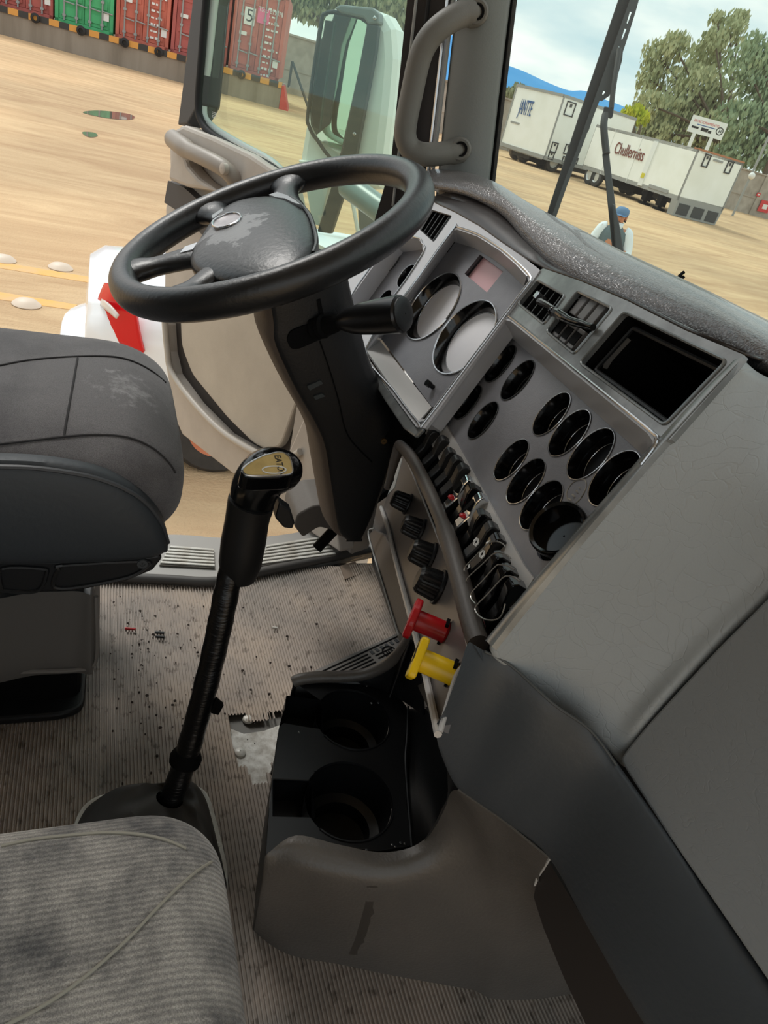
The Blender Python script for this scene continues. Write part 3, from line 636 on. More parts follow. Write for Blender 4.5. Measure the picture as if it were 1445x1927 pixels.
for (y, s) in ((.95, 1), (.95, -1), (3.5, 1), (3.5, -1)):
    wheel_pair('wheel', V((XC+s*(HW-.1), Y0+y-.1, GZ+.33)), V((s, 0, 0)), .33, .22, car, M['tyre'], M['rustrim'])
gm_ = mat('car_window', (30, 38, 40), .08)
for s in (1, -1):
    bm = BM(); loft(bm, [[V((XC+s*(HW*.985-.0), Y0+1.15, GZ+.97)), V((XC+s*(HW*.985), Y0+2, GZ+.97)), V((XC+s*HW*.985, Y0+2.95, GZ+.96))], [V((XC+s*HW*.72, Y0+1.4, GZ+1.36)), V((XC+s*HW*.72, Y0+2, GZ+1.4)), V((XC+s*HW*.72, Y0+2.6, GZ+1.36))]], 4, 2); obj('side_window', bm, gm_, car, solid=.012)
bm = BM(); loft(bm, [[V((XC-HW*.72, Y0+.82, GZ+1.1)), V((XC, Y0+.78, GZ+1.12)), V((XC+HW*.72, Y0+.82, GZ+1.1))], [V((XC-HW*.6, Y0+1.24, GZ+1.37)), V((XC, Y0+1.22, GZ+1.39)), V((XC+HW*.6, Y0+1.24, GZ+1.37))]], 4, 2); obj('rear_window', bm, gm_, car, solid=.012)

# ------------------------------------------------------------------ person with crossed arms in front of the truck
ph = ond(1174, 392, 10.9); feet = V((ph.x, ph.y, gh(ph.x, ph.y))); HT = ph.z-feet.z
SCL = HT/1.74
face_dir = V((-ph.x, -ph.y, 0)).normalized(); side = V((face_dir.y, -face_dir.x, 0))   # side = his left as we look: image right
if proj(ph+side)[0] < proj(ph)[0]: side = -side
def bp_(s, f, z): return feet + side*(s*SCL) + face_dir*(f*SCL) + V((0, 0, z*SCL))
per = thing('person', feet, 'person standing with crossed arms in white jacket, grey vest and blue cap', 'person')
def skin(name, verts, edges, m, parent, lvl=2, root=0):
    me = bpy.data.meshes.new(name); c = verts[0][0].copy()
    me.from_pydata([v[0]-c for v in verts], edges, []); me.materials.append(m)
    o = bpy.data.objects.new(name, me); COL.objects.link(o)
    bm = BM(); bm.from_mesh(me); lay = bm.verts.layers.skin.verify(); bm.verts.ensure_lookup_table()
    for i, v in enumerate(bm.verts):
        r = verts[i][1]; v[lay].radius = (r, r) if not isinstance(r, tuple) else r
        v[lay].use_root = (i == root)
    bm.to_mesh(me); bm.free()
    s = o.modifiers.new('skin', 'SKIN'); s.use_smooth_shade = True
    u = o.modifiers.new('sub', 'SUBSURF'); u.levels = u.render_levels = lvl
    dg = bpy.context.evaluated_depsgraph_get(); me2 = bpy.data.meshes.new_from_object(o.evaluated_get(dg)); o.modifiers.clear(); o.data = me2; bpy.data.meshes.remove(me)
    for p in me2.polygons: p.use_smooth = True
    if not me2.materials: me2.materials.append(m)
    o.parent = parent; o.location = c-WL[parent.name]; WL[o.name] = c
    return o
skinm = mat('tan_skin', (196, 132, 96), .6); jack = mat('white_jacket', (226, 236, 240), .7, bump=.3, bs=30); vest = mat('grey_vest', (92, 108, 112), .8); trou = mat('dark_trousers', (58, 62, 74), .8); capm = mat('faded_blue_cap', (92, 128, 164), .7)
k = SCL
Vt = [(bp_(0, 0, .95), .15*k), (bp_(0, 0, 1.15), .145*k), (bp_(0, 0, 1.34), .165*k), (bp_(0, 0, 1.47), .085*k), (bp_(0, .01, 1.52), .055*k), (bp_(0, .02, 1.60), .08*k), (bp_(0, .02, 1.68), .085*k),
      (bp_(.1, 0, .86), .1*k), (bp_(.11, 0, .5), .065*k), (bp_(.12, -.02, .1), .045*k), (bp_(.13, .1, .04), .04*k), (bp_(-.1, 0, .86), .1*k), (bp_(-.11, 0, .5), .065*k), (bp_(-.12, -.02, .1), .045*k), (bp_(-.13, .1, .04), .04*k)]
Ed = [(0, 1), (1, 2), (2, 3), (3, 4), (4, 5), (5, 6), (0, 7), (7, 8), (8, 9), (9, 10), (0, 11), (11, 12), (12, 13), (13, 14)]
for s in (1, -1):
    b = len(Vt); fz = 1.13 if s == 1 else 1.16
    Vt += [(bp_(s*.19, 0, 1.42), .062*k), (bp_(s*.27, .04, 1.17), .048*k), (bp_(s*.06, .20, fz), .04*k), (bp_(-s*.08, .23, fz+.03), .03*k)]
    Ed += [(2, b), (b, b+1), (b+1, b+2), (b+2, b+3)]
    pb = b+3
    for fi in range(4):                                     # fingers laid over the other arm
        c = len(Vt); Vt += [(bp_(-s*(.11+.004*fi), .245, fz+.055-.022*fi), .009*k), (bp_(-s*(.15+.003*fi), .24, fz+.052-.024*fi), .0085*k), (bp_(-s*(.18-.005*abs(fi-1)), .215, fz+.05-.024*fi), .008*k)]
        Ed += [(pb, c), (c, c+1), (c+1, c+2)]
    c = len(Vt); Vt += [(bp_(-s*.085, .25, fz+.07), .01*k), (bp_(-s*.115, .255, fz+.095), .009*k)]; Ed += [(pb, c), (c, c+1)]
skin('body', Vt, Ed, skinm, per)
def shell(name, path, m, seg=14):
    bm = BM(); tube(bm, cr([p for p, r in path], 4), resample_r([r for p, r in path], 4), seg); return obj(name, bm, m, per)
def resample_r(rs, n):
    out = []
    for a, b in zip(rs, rs[1:]): out += [a+(b-a)*i/n for i in range(n)]
    return out+[rs[-1]]
bm = BM(); rows = []
for z, rx, ry in ((.84, .2, .13), (.95, .2, .145), (1.15, .2, .14), (1.32, .22, .145), (1.42, .2, .12), (1.475, .1, .08), (1.5, .075, .07)):
    rows.append([bp_(rx*math.cos(2*math.pi*i/20), ry*math.sin(2*math.pi*i/20), z) for i in range(20)])
grid(bm, rows, cu=True); obj('vest', bm, vest, per)
bm = BM(); rows = [[bp_(r*math.cos(2*math.pi*i/16), .01+r*.9*math.sin(2*math.pi*i/16), z) for i in range(16)] for z, r in ((1.46, .095), (1.50, .082), (1.545, .088))]
grid(bm, rows, cu=True); obj('collar', bm, jack, per, solid=.006)
for s in (1, -1):
    fz = 1.13 if s == 1 else 1.16
    shell('sleeve', [(bp_(s*.14, 0, 1.44), .07*k), (bp_(s*.2, 0, 1.4), .082*k), (bp_(s*.285, .03, 1.17), .066*k), (bp_(s*.24, .12, 1.12), .064*k), (bp_(s*.06, .205, fz), .056*k), (bp_(-s*.05, .23, fz+.02), .045*k)], jack)
    shell('trouser_leg', [(bp_(s*.08, 0, .95), .125*k), (bp_(s*.1, 0, .84), .12*k), (bp_(s*.11, .01, .5), .085*k), (bp_(s*.12, -.01, .08), .075*k)], trou)
    bm = BM(); ball(bm, bp_(s*.125, .05, .045), .075*k, 12, (1, 1.8, .6), Matrix(((side.x, face_dir.x, 0), (side.y, face_dir.y, 0), (0, 0, 1)))); obj('shoe', bm, M['dull_black'], per)
MF = Matrix(((side.x, face_dir.x, 0), (side.y, face_dir.y, 0), (0, 0, 1)))
bm = BM(); ball(bm, bp_(0, .112, 1.605), .02*k, 8, (.8, 1, 1.4), MF); 
for s in (1, -1): ball(bm, bp_(s*.085, .02, 1.62), .026*k, 8, (.5, .8, 1.3), MF)
obj('nose_and_ears', bm, skinm, per)
bm = BM()
for s in (1, -1): ball(bm, bp_(s*.033, .1, 1.635), .011*k, 8, (1.3, .6, .8), MF)
ball(bm, bp_(0, .098, 1.555), .02*k, 8, (1.5, .5, .3), MF); obj('eyes_and_mouth', bm, mat('dark_features', (84, 48, 40), .6), per)
bm = BM(); f = axis_frame(bp_(0, .015, 1.655), V((0, 0, 1))); lathe(bm, f, [(.103*k, 0), (.104*k, .04*k), (.094*k, .075*k), (.06*k, .1*k), (.001, .108*k)], 20)
rows = [[bp_(a*.085, .09, 1.66) for a in (-1, -.5, 0, .5, 1)], [bp_(a*.08, .15-.02*abs(a), 1.655-.01*abs(a)) for a in (-1, -.5, 0, .5, 1)], [bp_(a*.06, .185-.05*abs(a), 1.645-.012*abs(a)) for a in (-1, -.5, 0, .5, 1)]]
loft(bm, rows, 3, 3); obj('cap', bm, capm, per, label='faded blue cap')
bm = BM(); rows = [[bp_(.1*math.cos(a), .02-.0+.1*math.sin(a), z) for a in [math.pi*(1.0+i/10) for i in range(11)]] for z in (1.56, 1.66)]; grid(bm, rows); obj('hair', bm, mat('grey_hair', (90, 86, 82), .9), per, solid=.008)

# ================================================================== THE CAB SHELL
# floor pan
bm = BM(); f = Frame((0, 0, 0), (1, 0, 0), (0, 1, 0), (0, 0, 1)); box(bm, f, -1.43, .35, -.8, 1.0, -.06, -.014)
struct(obj('floor', bm, mat('floor_pan', (120, 118, 114), .6, metal=.3), smooth=False))
# ribbed rubber mat with a torn hole
hole_px = [(429, 1342), (452, 1345), (470, 1352), (500, 1348), (522, 1340), (560, 1345), (560, 1420), (512, 1440), (500, 1462), (487, 1474), (474, 1470), (468, 1450), (452, 1440), (440, 1410)]
hole_xy = [onz(x, y, 0).to_2d() for x, y in hole_px]
rubber = mat('ribbed_floor_rubber', (92, 86, 81), .62, spec=.35)
t = rubber.node_tree; P_ = t.nodes['Principled BSDF']; tc = node(rubber, 'ShaderNodeTexCoord'); n1 = node(rubber, 'ShaderNodeTexNoise'); n1.inputs['Scale'].default_value = 3.2; n1.inputs['Detail'].default_value = 8; n1.inputs['Roughness'].default_value = .62
r1 = node(rubber, 'ShaderNodeValToRGB'); r1.color_ramp.elements[0].position = .36; r1.color_ramp.elements[1].position = .66; r1.color_ramp.elements[0].color = (*lin((142, 136, 130)), 1); r1.color_ramp.elements[1].color = (*lin((196, 180, 164)), 1)
e2 = r1.color_ramp.elements.new(.52); e2.color = (*lin((173, 161, 151)), 1)
n2 = node(rubber, 'ShaderNodeTexNoise'); n2.inputs['Scale'].default_value = 60; r2 = node(rubber, 'ShaderNodeValToRGB'); r2.color_ramp.elements[0].position = .3; r2.color_ramp.elements[1].position = .42; r2.color_ramp.elements[0].color = (.4, .38, .36, 1)
mx = node(rubber, 'ShaderNodeMix'); mx.data_type = 'RGBA'; mx.blend_type = 'MULTIPLY'; mx.inputs[0].default_value = .8
t.links.new(tc.outputs['Object'], n1.inputs['Vector']); t.links.new(tc.outputs['Object'], n2.inputs['Vector']); t.links.new(n1.outputs['Fac'], r1.inputs['Fac']); t.links.new(n2.outputs['Fac'], r2.inputs['Fac']); t.links.new(r1.outputs['Color'], mx.inputs[6]); t.links.new(r2.outputs['Color'], mx.inputs[7]); t.links.new(mx.outputs[2], P_.inputs['Base Color'])
bm = BM(); pit = .0062; ys = []
y = -.6
while y < .86: ys += [(y, 0), (y+pit*.32, 0), (y+pit*.42, -.0042), (y+pit*.9, -.0042)]; y += pit
def matx(x, y): return 0.0 + .09*max(0, (y-.56))*(1 if x < -.8 else 0)
xs = [-1.395+.02*i for i in range(79)]
vg = [[bm.verts.new((x+.004*math.sin(j*1.7+i*12.9)*(1 if i == 0 else 0), yy, zz+matx(x, yy))) for i, x in enumerate(xs)] for j, (yy, zz) in enumerate(ys)]
rd = random.Random(5)
for j in range(len(ys)-1):
    for i in range(len(xs)-1):
        cx, cy = (xs[i]+xs[i+1])/2, (ys[j][0]+ys[j+1][0])/2
        if inpoly(cx+rd.uniform(-.004, .004), cy, hole_xy): continue
        bm.faces.new((vg[j][i], vg[j][i+1], vg[j+1][i+1], vg[j+1][i]))
bmesh.ops.delete(bm, geom=[v for v in bm.verts if not v.link_faces], context='VERTS')
fm = tag(obj('floor_mat', bm, rubber, smooth=False), 'ribbed grey brown rubber mat over the whole cab floor, torn beside the cup holders', 'mat')
bm = BM(); prism(bm, [V((p.x, p.y, -.0135)) for p in [V((q.x, q.y, 0)) + (V((q.x, q.y, 0))-V((-1.03, .36, 0)))*.25 for q in [V((h[0], h[1], 0)) for h in hole_xy]]], V((0, 0, .004)))
bmp = tag(obj('metal_plate', bm, M['baremetal'], smooth=False), 'scratched bare metal showing through the tear in the floor mat', 'plate')
for x, y in ((467, 1352), (452, 1415)):
    p = onz(x, y, -.006); bm = BM(); lathe(bm, axis_frame(V((p.x, p.y, -.0095)), (0, 0, 1)), [(.011, 0), (.010, .004), (.006, .0065), (.001, .007)], 16); obj('rivet', bm, M['alu'], bmp)
# crumbs lying on the mat
rd = random.Random(11)
for (x, y, sz, m_, lab) in ((245, 1185, (.022, .004), M['ink_red'], 'red plastic sliver lying on the mat'), (300, 1192, (.02, .005), M['darkgrey'], 'grey clip upper half on the mat beside the red sliver'), (301, 1200, (.018, .004), M['ink_black'], 'dark clip lower half on the mat beside the red sliver'), (517, 1183, (.012, .003), M['alu'], 'tiny bright shard on the mat right of the gear lever')):
    p = onz(x, y, .001); bm = BM(); ff = Frame(p, (0.15, 1, 0), (-1, .15, 0), (0, 0, 1)); box(bm, ff, -sz[0]/2, sz[0]/2, -sz[1]/2, sz[1]/2, 0, .005); tag(obj('litter_piece', bm, m_, smooth=False, bevel=.001), lab, 'litter')
bm = BM()
for _ in range(170):
    x, y = (rd.gauss(260, 90), rd.gauss(1240, 90)) if rd.random() < .7 else (rd.uniform(210, 620), rd.uniform(1100, 1480))
    if x < 205: continue
    p = onz(x, y, .0005); r_ = rd.uniform(.0012, .0035); bmesh.ops.create_icosphere(bm, subdivisions=1, radius=r_, matrix=Matrix.Translation(p+V((0, 0, r_*.4))) @ Matrix.Diagonal((1, rd.uniform(.5, 1.3), .6, 1)))
o = obj('dirt_crumbs', bm, mat('dirt_crumbs', (52, 42, 36), .95), smooth=False); tag(o, 'dark dirt crumbs scattered over the floor mat', 'dirt'); o['kind'] = 'stuff'

# door sill
sill = thing('door_sill', (-1.46, .35, -.05), 'raised metal door sill with ribbed tread plates along the open door', 'sill')
zS = .016
out_px = [(180, 1008), (330, 1006), (420, 1012), (520, 1008), (640, 985), (720, 960)]
in_px = [(180, 1085), (300, 1090), (410, 1094), (500, 1074), (640, 1046), (735, 1028)]
bm = BM(); A_ = cr([onz(x, y, zS-.004) for x, y in out_px], 4); B_ = cr([onz(x, y, zS-.004) for x, y in in_px], 4)
grid(bm, [[p+V((-.0, 0, -.3)) for p in A_], [p+V((-.012, 0, -.012)) for p in A_], A_, [a.lerp(b, .5)+V((0, 0, .002)) for a, b in zip(A_, B_)], B_, [p+V((0, 0, -.03)) for p in B_]])
obj('sill_body', bm, mat('grey_sill', (176, 174, 170), .5), sill)
bm = BM(); tube(bm, cr([onz(x, y, .008) for x, y in in_px], 5), .012, 10); obj('rubber_edge', bm, mat('grey_rubber_bead', (88, 86, 84), .45), sill, label='rounded grey rubber bead')
for quad in ([(321, 1028), (402, 1034), (404, 1069), (300, 1063)], [(502, 1027), (606, 1010), (633, 1046), (489, 1065)]):
    q = [onz(x, y, zS+.002) for x, y in quad]; bm = BM(); prism(bm, q, V((0, 0, -.004))); tp = obj('tread_plate', bm, mat('tread_gap', (96, 92, 84), .6), sill, smooth=False)
    for k in range(6):
        t0, t1 = k/6+.02, k/6+.115; bm = BM(); a0, a1 = q[0].lerp(q[3], t0), q[1].lerp(q[2], t0); b0, b1 = q[0].lerp(q[3], t1), q[1].lerp(q[2], t1)
        prism(bm, [a0, a1, b1, b0], V((0, 0, .004))); obj('tread_rib', bm, M['alu'], tp, smooth=False, bevel=.001)

# windscreen pillar, seals, grab handle
pil = thing('windshield_pillar', (-1.42, .66, 0), 'grey windshield pillar with dark seal strips on the driver side', 'pillar')
PF = panel_frame((-1.40, .70, 0), 0, 0); PF = Frame((-1.40, .70, 0), V((.55, .83, 0)), (0, 0, 1), V((.83, -.55, 0)))
def px_prism(f, pts, w1, w0, name, m, parent, bevel=0, smooth=False, label=None, rr_=0):
    q = [f.px(x, y, w1) for x, y in pts]
    if rr_: q = round_poly(q, rr_)
    bm = BM(); prism(bm, q, f.n*(w0-w1)); return obj(name, bm, m, parent, smooth=(35 if smooth else False), bevel=bevel, label=label)
bm = BM(); rows = []
for (xl, yl), (xr, yr) in (((922, -420), (1010, -420)), ((880, -140), (975, -140)), ((857, 0), (964, 0)), ((848, 80), (954, 80)), ((836, 190), (941, 190)), ((824, 310), (927, 320)), ((815, 400), (915, 420))):
    a, b = PF.px(xl, yl), PF.px(xr, yr); rows.append([a-PF.n*.05, a-PF.n*.012, a+(b-a)*.1, a.lerp(b, .5)+PF.n*.006, a+(b-a)*.9, b-PF.n*.012, b-PF.n*.06])
grid(bm, rows); obj('pillar_trim', bm, M['pillar'], pil, smooth=60)
bm = BM(); tube(bm, [PF.px(x, y, -.012) for x, y in ((1013, -420), (978, -140), (966, 0), (955, 90), (943, 190), (928, 320), (917, 420))], .007, 8); obj('windshield_gasket', bm, M['dull_black'], pil)
px_prism(PF, [(790, -140), (850, -420), (926, -420), (882, -140), (838, 40), (806, 310), (690, 640), (640, 640), (735, 310), (766, 0)], -.012, -.06, 'door_seal', M['darkseal'], pil)
for a, b, c_, w, m_, n_ in (((866, -140), (842, 0), (806, 312), 6, M['satin'], 'bright_trim_strip'), ((878, -140), (853, 0), (816, 312), 6, M['trailergrey'], 'grey_trim_strip'), ((808, -140), (783, 0), (748, 310), 5, M['trailergrey'], 'seal_lip'), ((830, -140), (806, 0), (772, 310), 7, M['rubber'], 'seal_bulb')):
    bm = BM(); d = V((c_[0]-b[0], c_[1]-b[1])); e_ = (b[0]+d.x*1.9, b[1]+d.y*1.9)
    tube(bm, [PF.px(*p, -.008) for p in (a, b, c_, (c_[0]+d.x*.25, c_[1]+d.y*.25))], w*.0011*.55, 8); obj(n_, bm, m_, pil)
bm = BM(); tube(bm, [PF.px(748, 445, .01), PF.px(800, 345, .01)], .006, 8); obj('door_stay_rod', bm, M['satin'], pil, label='bright thin stay rod')
gp = [((898, 22), .012), ((868, 27), .035), ((832, 48), .055), ((805, 76), .062), ((789, 112), .062), ((776, 170), .06), ((765, 225), .06), ((763, 258), .058), ((775, 282), .055), ((800, 291), .05), ((838, 288), .03), ((868, 281), .01)]
bm = BM(); pts = cr([PF.px(x, y, w) for (x, y), w in gp], 5); n = len(pts); tube(bm, pts, [.0215 if 3 < i < n-4 else .024 for i in range(n)], 14); gh_ = obj('grab_handle', bm, M['handle'], pil, label='bent grey grab handle')
for x, y in ((897, 22), (866, 281)):
    c = PF.px(x, y, .034); f = axis_frame(c, (CAM-c)*.6+PF.n*.4); bm = BM(); lathe(bm, f, [(.021, -.03), (.021, 0), (.018, .003), (.014, .003), (.013, -.014), (.001, -.014)], 20); b_ = obj('screw_cup', bm, M['handle'], gh_)
    bm = BM(); lathe(bm, f, [(.013, -.013), (.0125, .0036), (.0095, .0036), (.009, -.011), (.001, -.011)], 18); obj('screw_hole', bm, M['dull_black'], gh_)

# cab roof over the seats
bm = BM(); box(bm, Frame((-.25, -.25, 1.72), (1, 0, 0), (0, 1, 0), (0, 0, 1)), -1.2, 1.2, -.8, .85, 0, .06); struct(obj('ceiling', bm, mat('pale_headliner', (190, 186, 178), .9), smooth=False))
bm = BM(); box(bm, Frame((-.45, -.98, .85), (1, 0, 0), (0, 0, 1), (0, -1, 0)), -1.02, 1.0, -.9, .86, 0, .04); struct(obj('wall_back', bm, mat('rear_liner', (120, 117, 112), .9), smooth=False))
# windshield glass
ws = thing('windshield', (-.6, .95, .9), 'large curved greenish windshield above the dash', 'windshield')
bm = BM(); loft(bm, [[V((-1.385, .745, .86)), V((-1.22, .93, .86)), V((-.9, 1.08, .86)), V((-.4, 1.16, .86)), V((.3, 1.17, .86))], [V((-1.36, .66, 1.2)), V((-1.19, .84, 1.22)), V((-.88, .97, 1.23)), V((-.4, 1.04, 1.23)), V((.3, 1.05, 1.23))], [V((-1.33, .57, 1.55)), V((-1.16, .74, 1.58)), V((-.86, .86, 1.6)), V((-.4, .92, 1.6)), V((.3, .93, 1.6))]], 5, 4)
obj('glass', bm, M['windshield'], ws)

# outer skin of the cab behind the door opening
bm = BM(); box(bm, Frame((-1.5, -2.2, .2), (0, 1, 0), (0, 0, 1), (-1, 0, 0)), -1.5, 1.3, -1.1, 1.5, -.03, 0); struct(obj('wall_left', bm, M['white'], smooth=False))
# wiper
wip = thing('windshield_wiper', ond(1165, 480, 1.5), 'black wiper arm and slotted blade standing upright outside the windshield', 'wiper')
d0 = 1.52
def wp(x, y, dd=0): return ond(x, y, d0+dd)
vn = (CAM-wp(1110, 200)).normalized()
bm = BM(); prism(bm, [wp(x, y, .03) for x, y in ((1182, -60), (1205, -60), (1187, 0), (1108, 220), (1046, 404), (1032, 444), (1014, 442), (1029, 402), (1090, 215), (1163, 0))], -vn*.02); obj('rubber_blade', bm, M['ink_black'], wip, smooth=False, bevel=.002)
fr_out = [(1226, -60), (1202, 0), (1196, 22), (1178, 80), (1172, 98), (1171, 112), (1163, 140), (1153, 156), (1147, 180), (1120, 210), (1108, 245), (1090, 290), (1082, 310), (1066, 352), (1034, 444), (1026, 442), (1062, 340), (1084, 285), (1102, 232), (1128, 160), (1150, 98), (1178, 20), (1206, -60)]
def slot(a, b, w): 
    d = V((b[0]-a[0], b[1]-a[1])).normalized(); n_ = V((-d.y, d.x))*w
    return [wp(a[0]+n_.x, a[1]+n_.y), wp(b[0]+n_.x*.5, b[1]+n_.y*.5), wp(b[0]-n_.x*.5, b[1]-n_.y*.5), wp(a[0]-n_.x, a[1]-n_.y)]
bm = BM(); holes_plate(bm, [wp(x, y) for x, y in fr_out], [slot((1187, 22), (1180, 44), 1.8), slot((1177, 54), (1170, 74), 1.8), slot((1166, 88), (1163, 94), 2.2), slot((1137, 172), (1134, 178), 2), slot((1130, 190), (1123, 210), 2), slot((1119, 218), (1113, 238), 2), slot((1107, 250), (1100, 268), 2)], vn*-.006)
obj('blade_frame', bm, M['darkgrey'], wip, smooth=False)
bm = BM(); pts = cr([wp(*p) for p in ((1165, 92, -.01), (1158, 140, -.015), (1153, 175, -.015), (1150, 205, -.015))], 5); tube(bm, pts, .0055, 8); pts = cr([wp(*p) for p in ((1139, 215, -.015), (1136, 240, -.02), (1141, 290, -.02))], 5); tube(bm, pts, .0075, 8); obj('arm_rod', bm, M['darkgrey'], wip)
px_q = lambda pts, dd, th, nm, m_: obj(nm, (lambda b: (prism(b, [wp(x, y, dd) for x, y in pts], vn*-th), b)[1])(BM()), m_, wip, smooth=False, bevel=.002)
px_q([(1137, 200), (1155, 204), (1153, 220), (1149, 224), (1134, 216)], -.02, .02, 'clip_block', M['ink_black'])
px_q([(1133, 290), (1146, 287), (1152, 340), (1160, 400), (1172, 478), (1152, 470), (1142, 370)], -.02, .016, 'arm_sleeve', M['darkgrey'])
px_q([(1152, 384), (1157, 386), (1165, 420), (1178, 500), (1160, 500)], -.035, .012, 'arm_cover', M['darkgrey'])
nz = thing('washer_nozzle', ond(1278, 540, 1.25), 'small black hooked washer nozzle beyond the dash top', 'nozzle'); bm = BM(); tube(bm, cr([ond(*p, 1.25) for p in ((1272, 545), (1276, 527), (1281, 517), (1287, 512))], 4), [.004]*8+[.003]*5, 8); tube(bm, [ond(1283, 520, 1.25), ond(1287, 524, 1.25)], .003, 6); obj('hook', bm, M['dull_black'], nz)

# ================================================================== OPEN DRIVER DOOR
th = math.radians(68)
DR = Frame((-1.5, .6, 0), (-math.sin(th), -math.cos(th), 0), (0, 0, 1), (math.cos(th), -math.sin(th), 0))
door = thing('truck_door', (-1.9, .43, -.3), 'open truck door with beige trim panel, armrest, map pocket and window', 'door')
shell_px = [(340, 236), (318, 262), (320, 350), (311, 390), (308, 600), (314, 660), (333, 790), (343, 818), (445, 897), (560, 985), (655, 1060), (735, 640), (742, 540), (640, 500), (560, 455), (535, 380), (526, 335), (512, 318), (440, 285), (392, 258)]
px_prism(DR, shell_px, -.02, -.09, 'door_shell', M['doortrim'], door, bevel=.008)
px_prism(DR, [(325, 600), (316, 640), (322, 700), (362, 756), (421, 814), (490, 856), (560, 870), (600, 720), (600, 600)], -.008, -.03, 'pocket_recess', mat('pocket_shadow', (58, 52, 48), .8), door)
px_prism(DR, [(338, 560), (339, 607), (341, 652), (361, 705), (428, 787), (478, 836), (503, 847), (528, 841), (559, 752), (640, 560), (560, 480), (400, 480)], .012, -.02, 'door_insert', M['doortan'], door, bevel=.006, rr_=.03)
px_prism(DR, [(300, 560), (311, 612), (314, 662), (324, 705), (364, 760), (421, 818), (490, 858), (535, 868), (600, 720), (640, 1040), (560, 985), (445, 897), (343, 818), (330, 790), (310, 680)], .03, -.02, 'map_pocket', M['doortrim'], door, bevel=.006)
bm = BM(); tube(bm, cr([DR.px(x, y, .036) for x, y in ((309, 560), (310, 605), (315, 660), (323, 700), (362, 755), (419, 813), (488, 855), (530, 868), (565, 850))], 6), .010, 10); obj('pocket_rim', bm, mat('worn_pocket_rim', (186, 178, 168), .45), door, label='pale worn pocket rim')
px_prism(DR, [(594, 712), (640, 560), (735, 640), (700, 900), (610, 900), (590, 890), (545, 850), (560, 755)], .008, -.02, 'front_trim', mat('mid_grey_trim', (172, 164, 155), .55), door)
px_prism(DR, [(316, 340), (345, 352), (372, 376), (420, 420), (560, 560), (480, 540), (337, 399), (309, 381)], .01, -.02, 'dark_strip', M['doordark'], door, label='dark charcoal strip')
# armrest with grip
up_px = [(322, 246), (344, 235), (400, 257), (470, 290), (512, 318), (527, 338), (535, 400), (470, 360), (448, 345), (428, 318), (385, 300), (358, 292), (348, 300), (352, 312), (372, 335), (410, 362), (350, 352), (316, 338), (320, 300)]
px_prism(DR, up_px, .035, -.02, 'armrest', M['doortrim'], door, bevel=.01)
bm = BM(); pts = cr([DR.px(x, y, w) for x, y, w in ((326, 262, .045), (350, 280, .065), (385, 297, .07), (420, 316, .062), (440, 336, .045), (447, 352, .022), (452, 368, -.01))], 5); tube(bm, pts, [.026]*6+[.022]*(len(pts)-12)+[.02]*6, 14); gr = obj('door_grip', bm, mat('grip_plastic', (150, 140, 130), .45), door)
for x, y, w in ((329, 271, .072), (418, 317, .082)):
    f = Frame(DR.px(x, y, w), DR.a, DR.u, DR.n); bm = BM(); lathe(bm, f, [(.014, -.012), (.014, 0), (.011, .002), (.001, .002)], 18); obj('screw_cover', bm, M['doortrim'], gr)
# window frame, seal and glass
px_prism(DR, [(378, -60), (424, -350), (446, -350), (398, -60), (388, 0), (373, 195), (352, 232), (334, 235), (345, 150), (362, 0)], 0, -.07, 'rear_frame', mat('dark_frame', (66, 66, 68), .5), door, bevel=.004)
bm = BM(); tube(bm, cr([DR.px(x, y, .006) for x, y in ((446, -350), (397, -60), (388, 0), (379, 110), (373, 195), (379, 228), (398, 252), (440, 278), (485, 300), (515, 318), (528, 335), (538, 380), (562, 450), (640, 496), (742, 536))], 5), .0105, 10); obj('window_seal', bm, M['rubber'], door)
bm = BM(); rows = [[], []]
for (x, y), (x2, y2) in zip(((452, -350), (404, -60), (394, 0), (385, 110), (380, 195), (390, 235), (445, 275), (505, 305), (535, 335)), ((473, -350), (424, -60), (412, 0), (400, 110), (390, 195), (398, 228), (450, 262), (512, 296), (548, 330))):
    rows[0].append(DR.px(x, y, -.03)); rows[1].append(DR.px(x2, y2, -.03))
grid(bm, [cr(rows[0], 4), cr(rows[1], 4)]); obj('outer_frame', bm, mat('pale_frame', (196, 206, 200), .5), door, solid=.02)
px_prism(DR, [(400, -60), (448, -350), (850, -350), (780, -60), (765, 0), (735, 330), (742, 540), (640, 500), (560, 455), (536, 380), (527, 335), (450, 290), (388, 250), (378, 195)], -.028, -.033, 'window_glass', M['doorglass'], door)
bm = BM(); f = Frame(DR.px(403, 217, -.027), DR.a*-1, DR.u, DR.n)
for k in range(4): box(bm, f, -.012, .012, .004*k-.006, .004*k-.0045, 0, .0006)
obj('glass_stamp', bm, M['ink_white'], door, smooth=False, label='small white glass stamp')

# mirror outside the door glass
mir = thing('side_mirror', ond(640, 440, 2.3), 'tall white side mirror outside the door window', 'mirror')
mo = ond(655, 170, 2.2); MF_ = Frame(mo, V((.69, .724, 0)), (0, 0, 1), V((.724, -.69, 0)))
def mp_(pts, w1, w0, nm, m_, b=0, r_=0, par=None, lab=None): return px_prism(MF_, pts, w1, w0, nm, m_, par or mir, bevel=b, label=lab, rr_=r_)
mp_([(612, 20), (630, 8), (690, 12), (722, 24), (738, 52), (742, 110), (735, 190), (722, 300), (716, 360), (560, 330), (562, 290), (604, 40)], -.012, -.13, 'housing', mat('pale_mirror_housing', (232, 240, 236), .3), b=.03)
mp_([(628, 26), (676, 36), (690, 46), (688, 70), (640, 292), (600, 262), (585, 235), (583, 210), (606, 48), (614, 30)], 0, -.014, 'mirror_glass', mat('mirror_silver', (208, 224, 216), .02, metal=1.0))
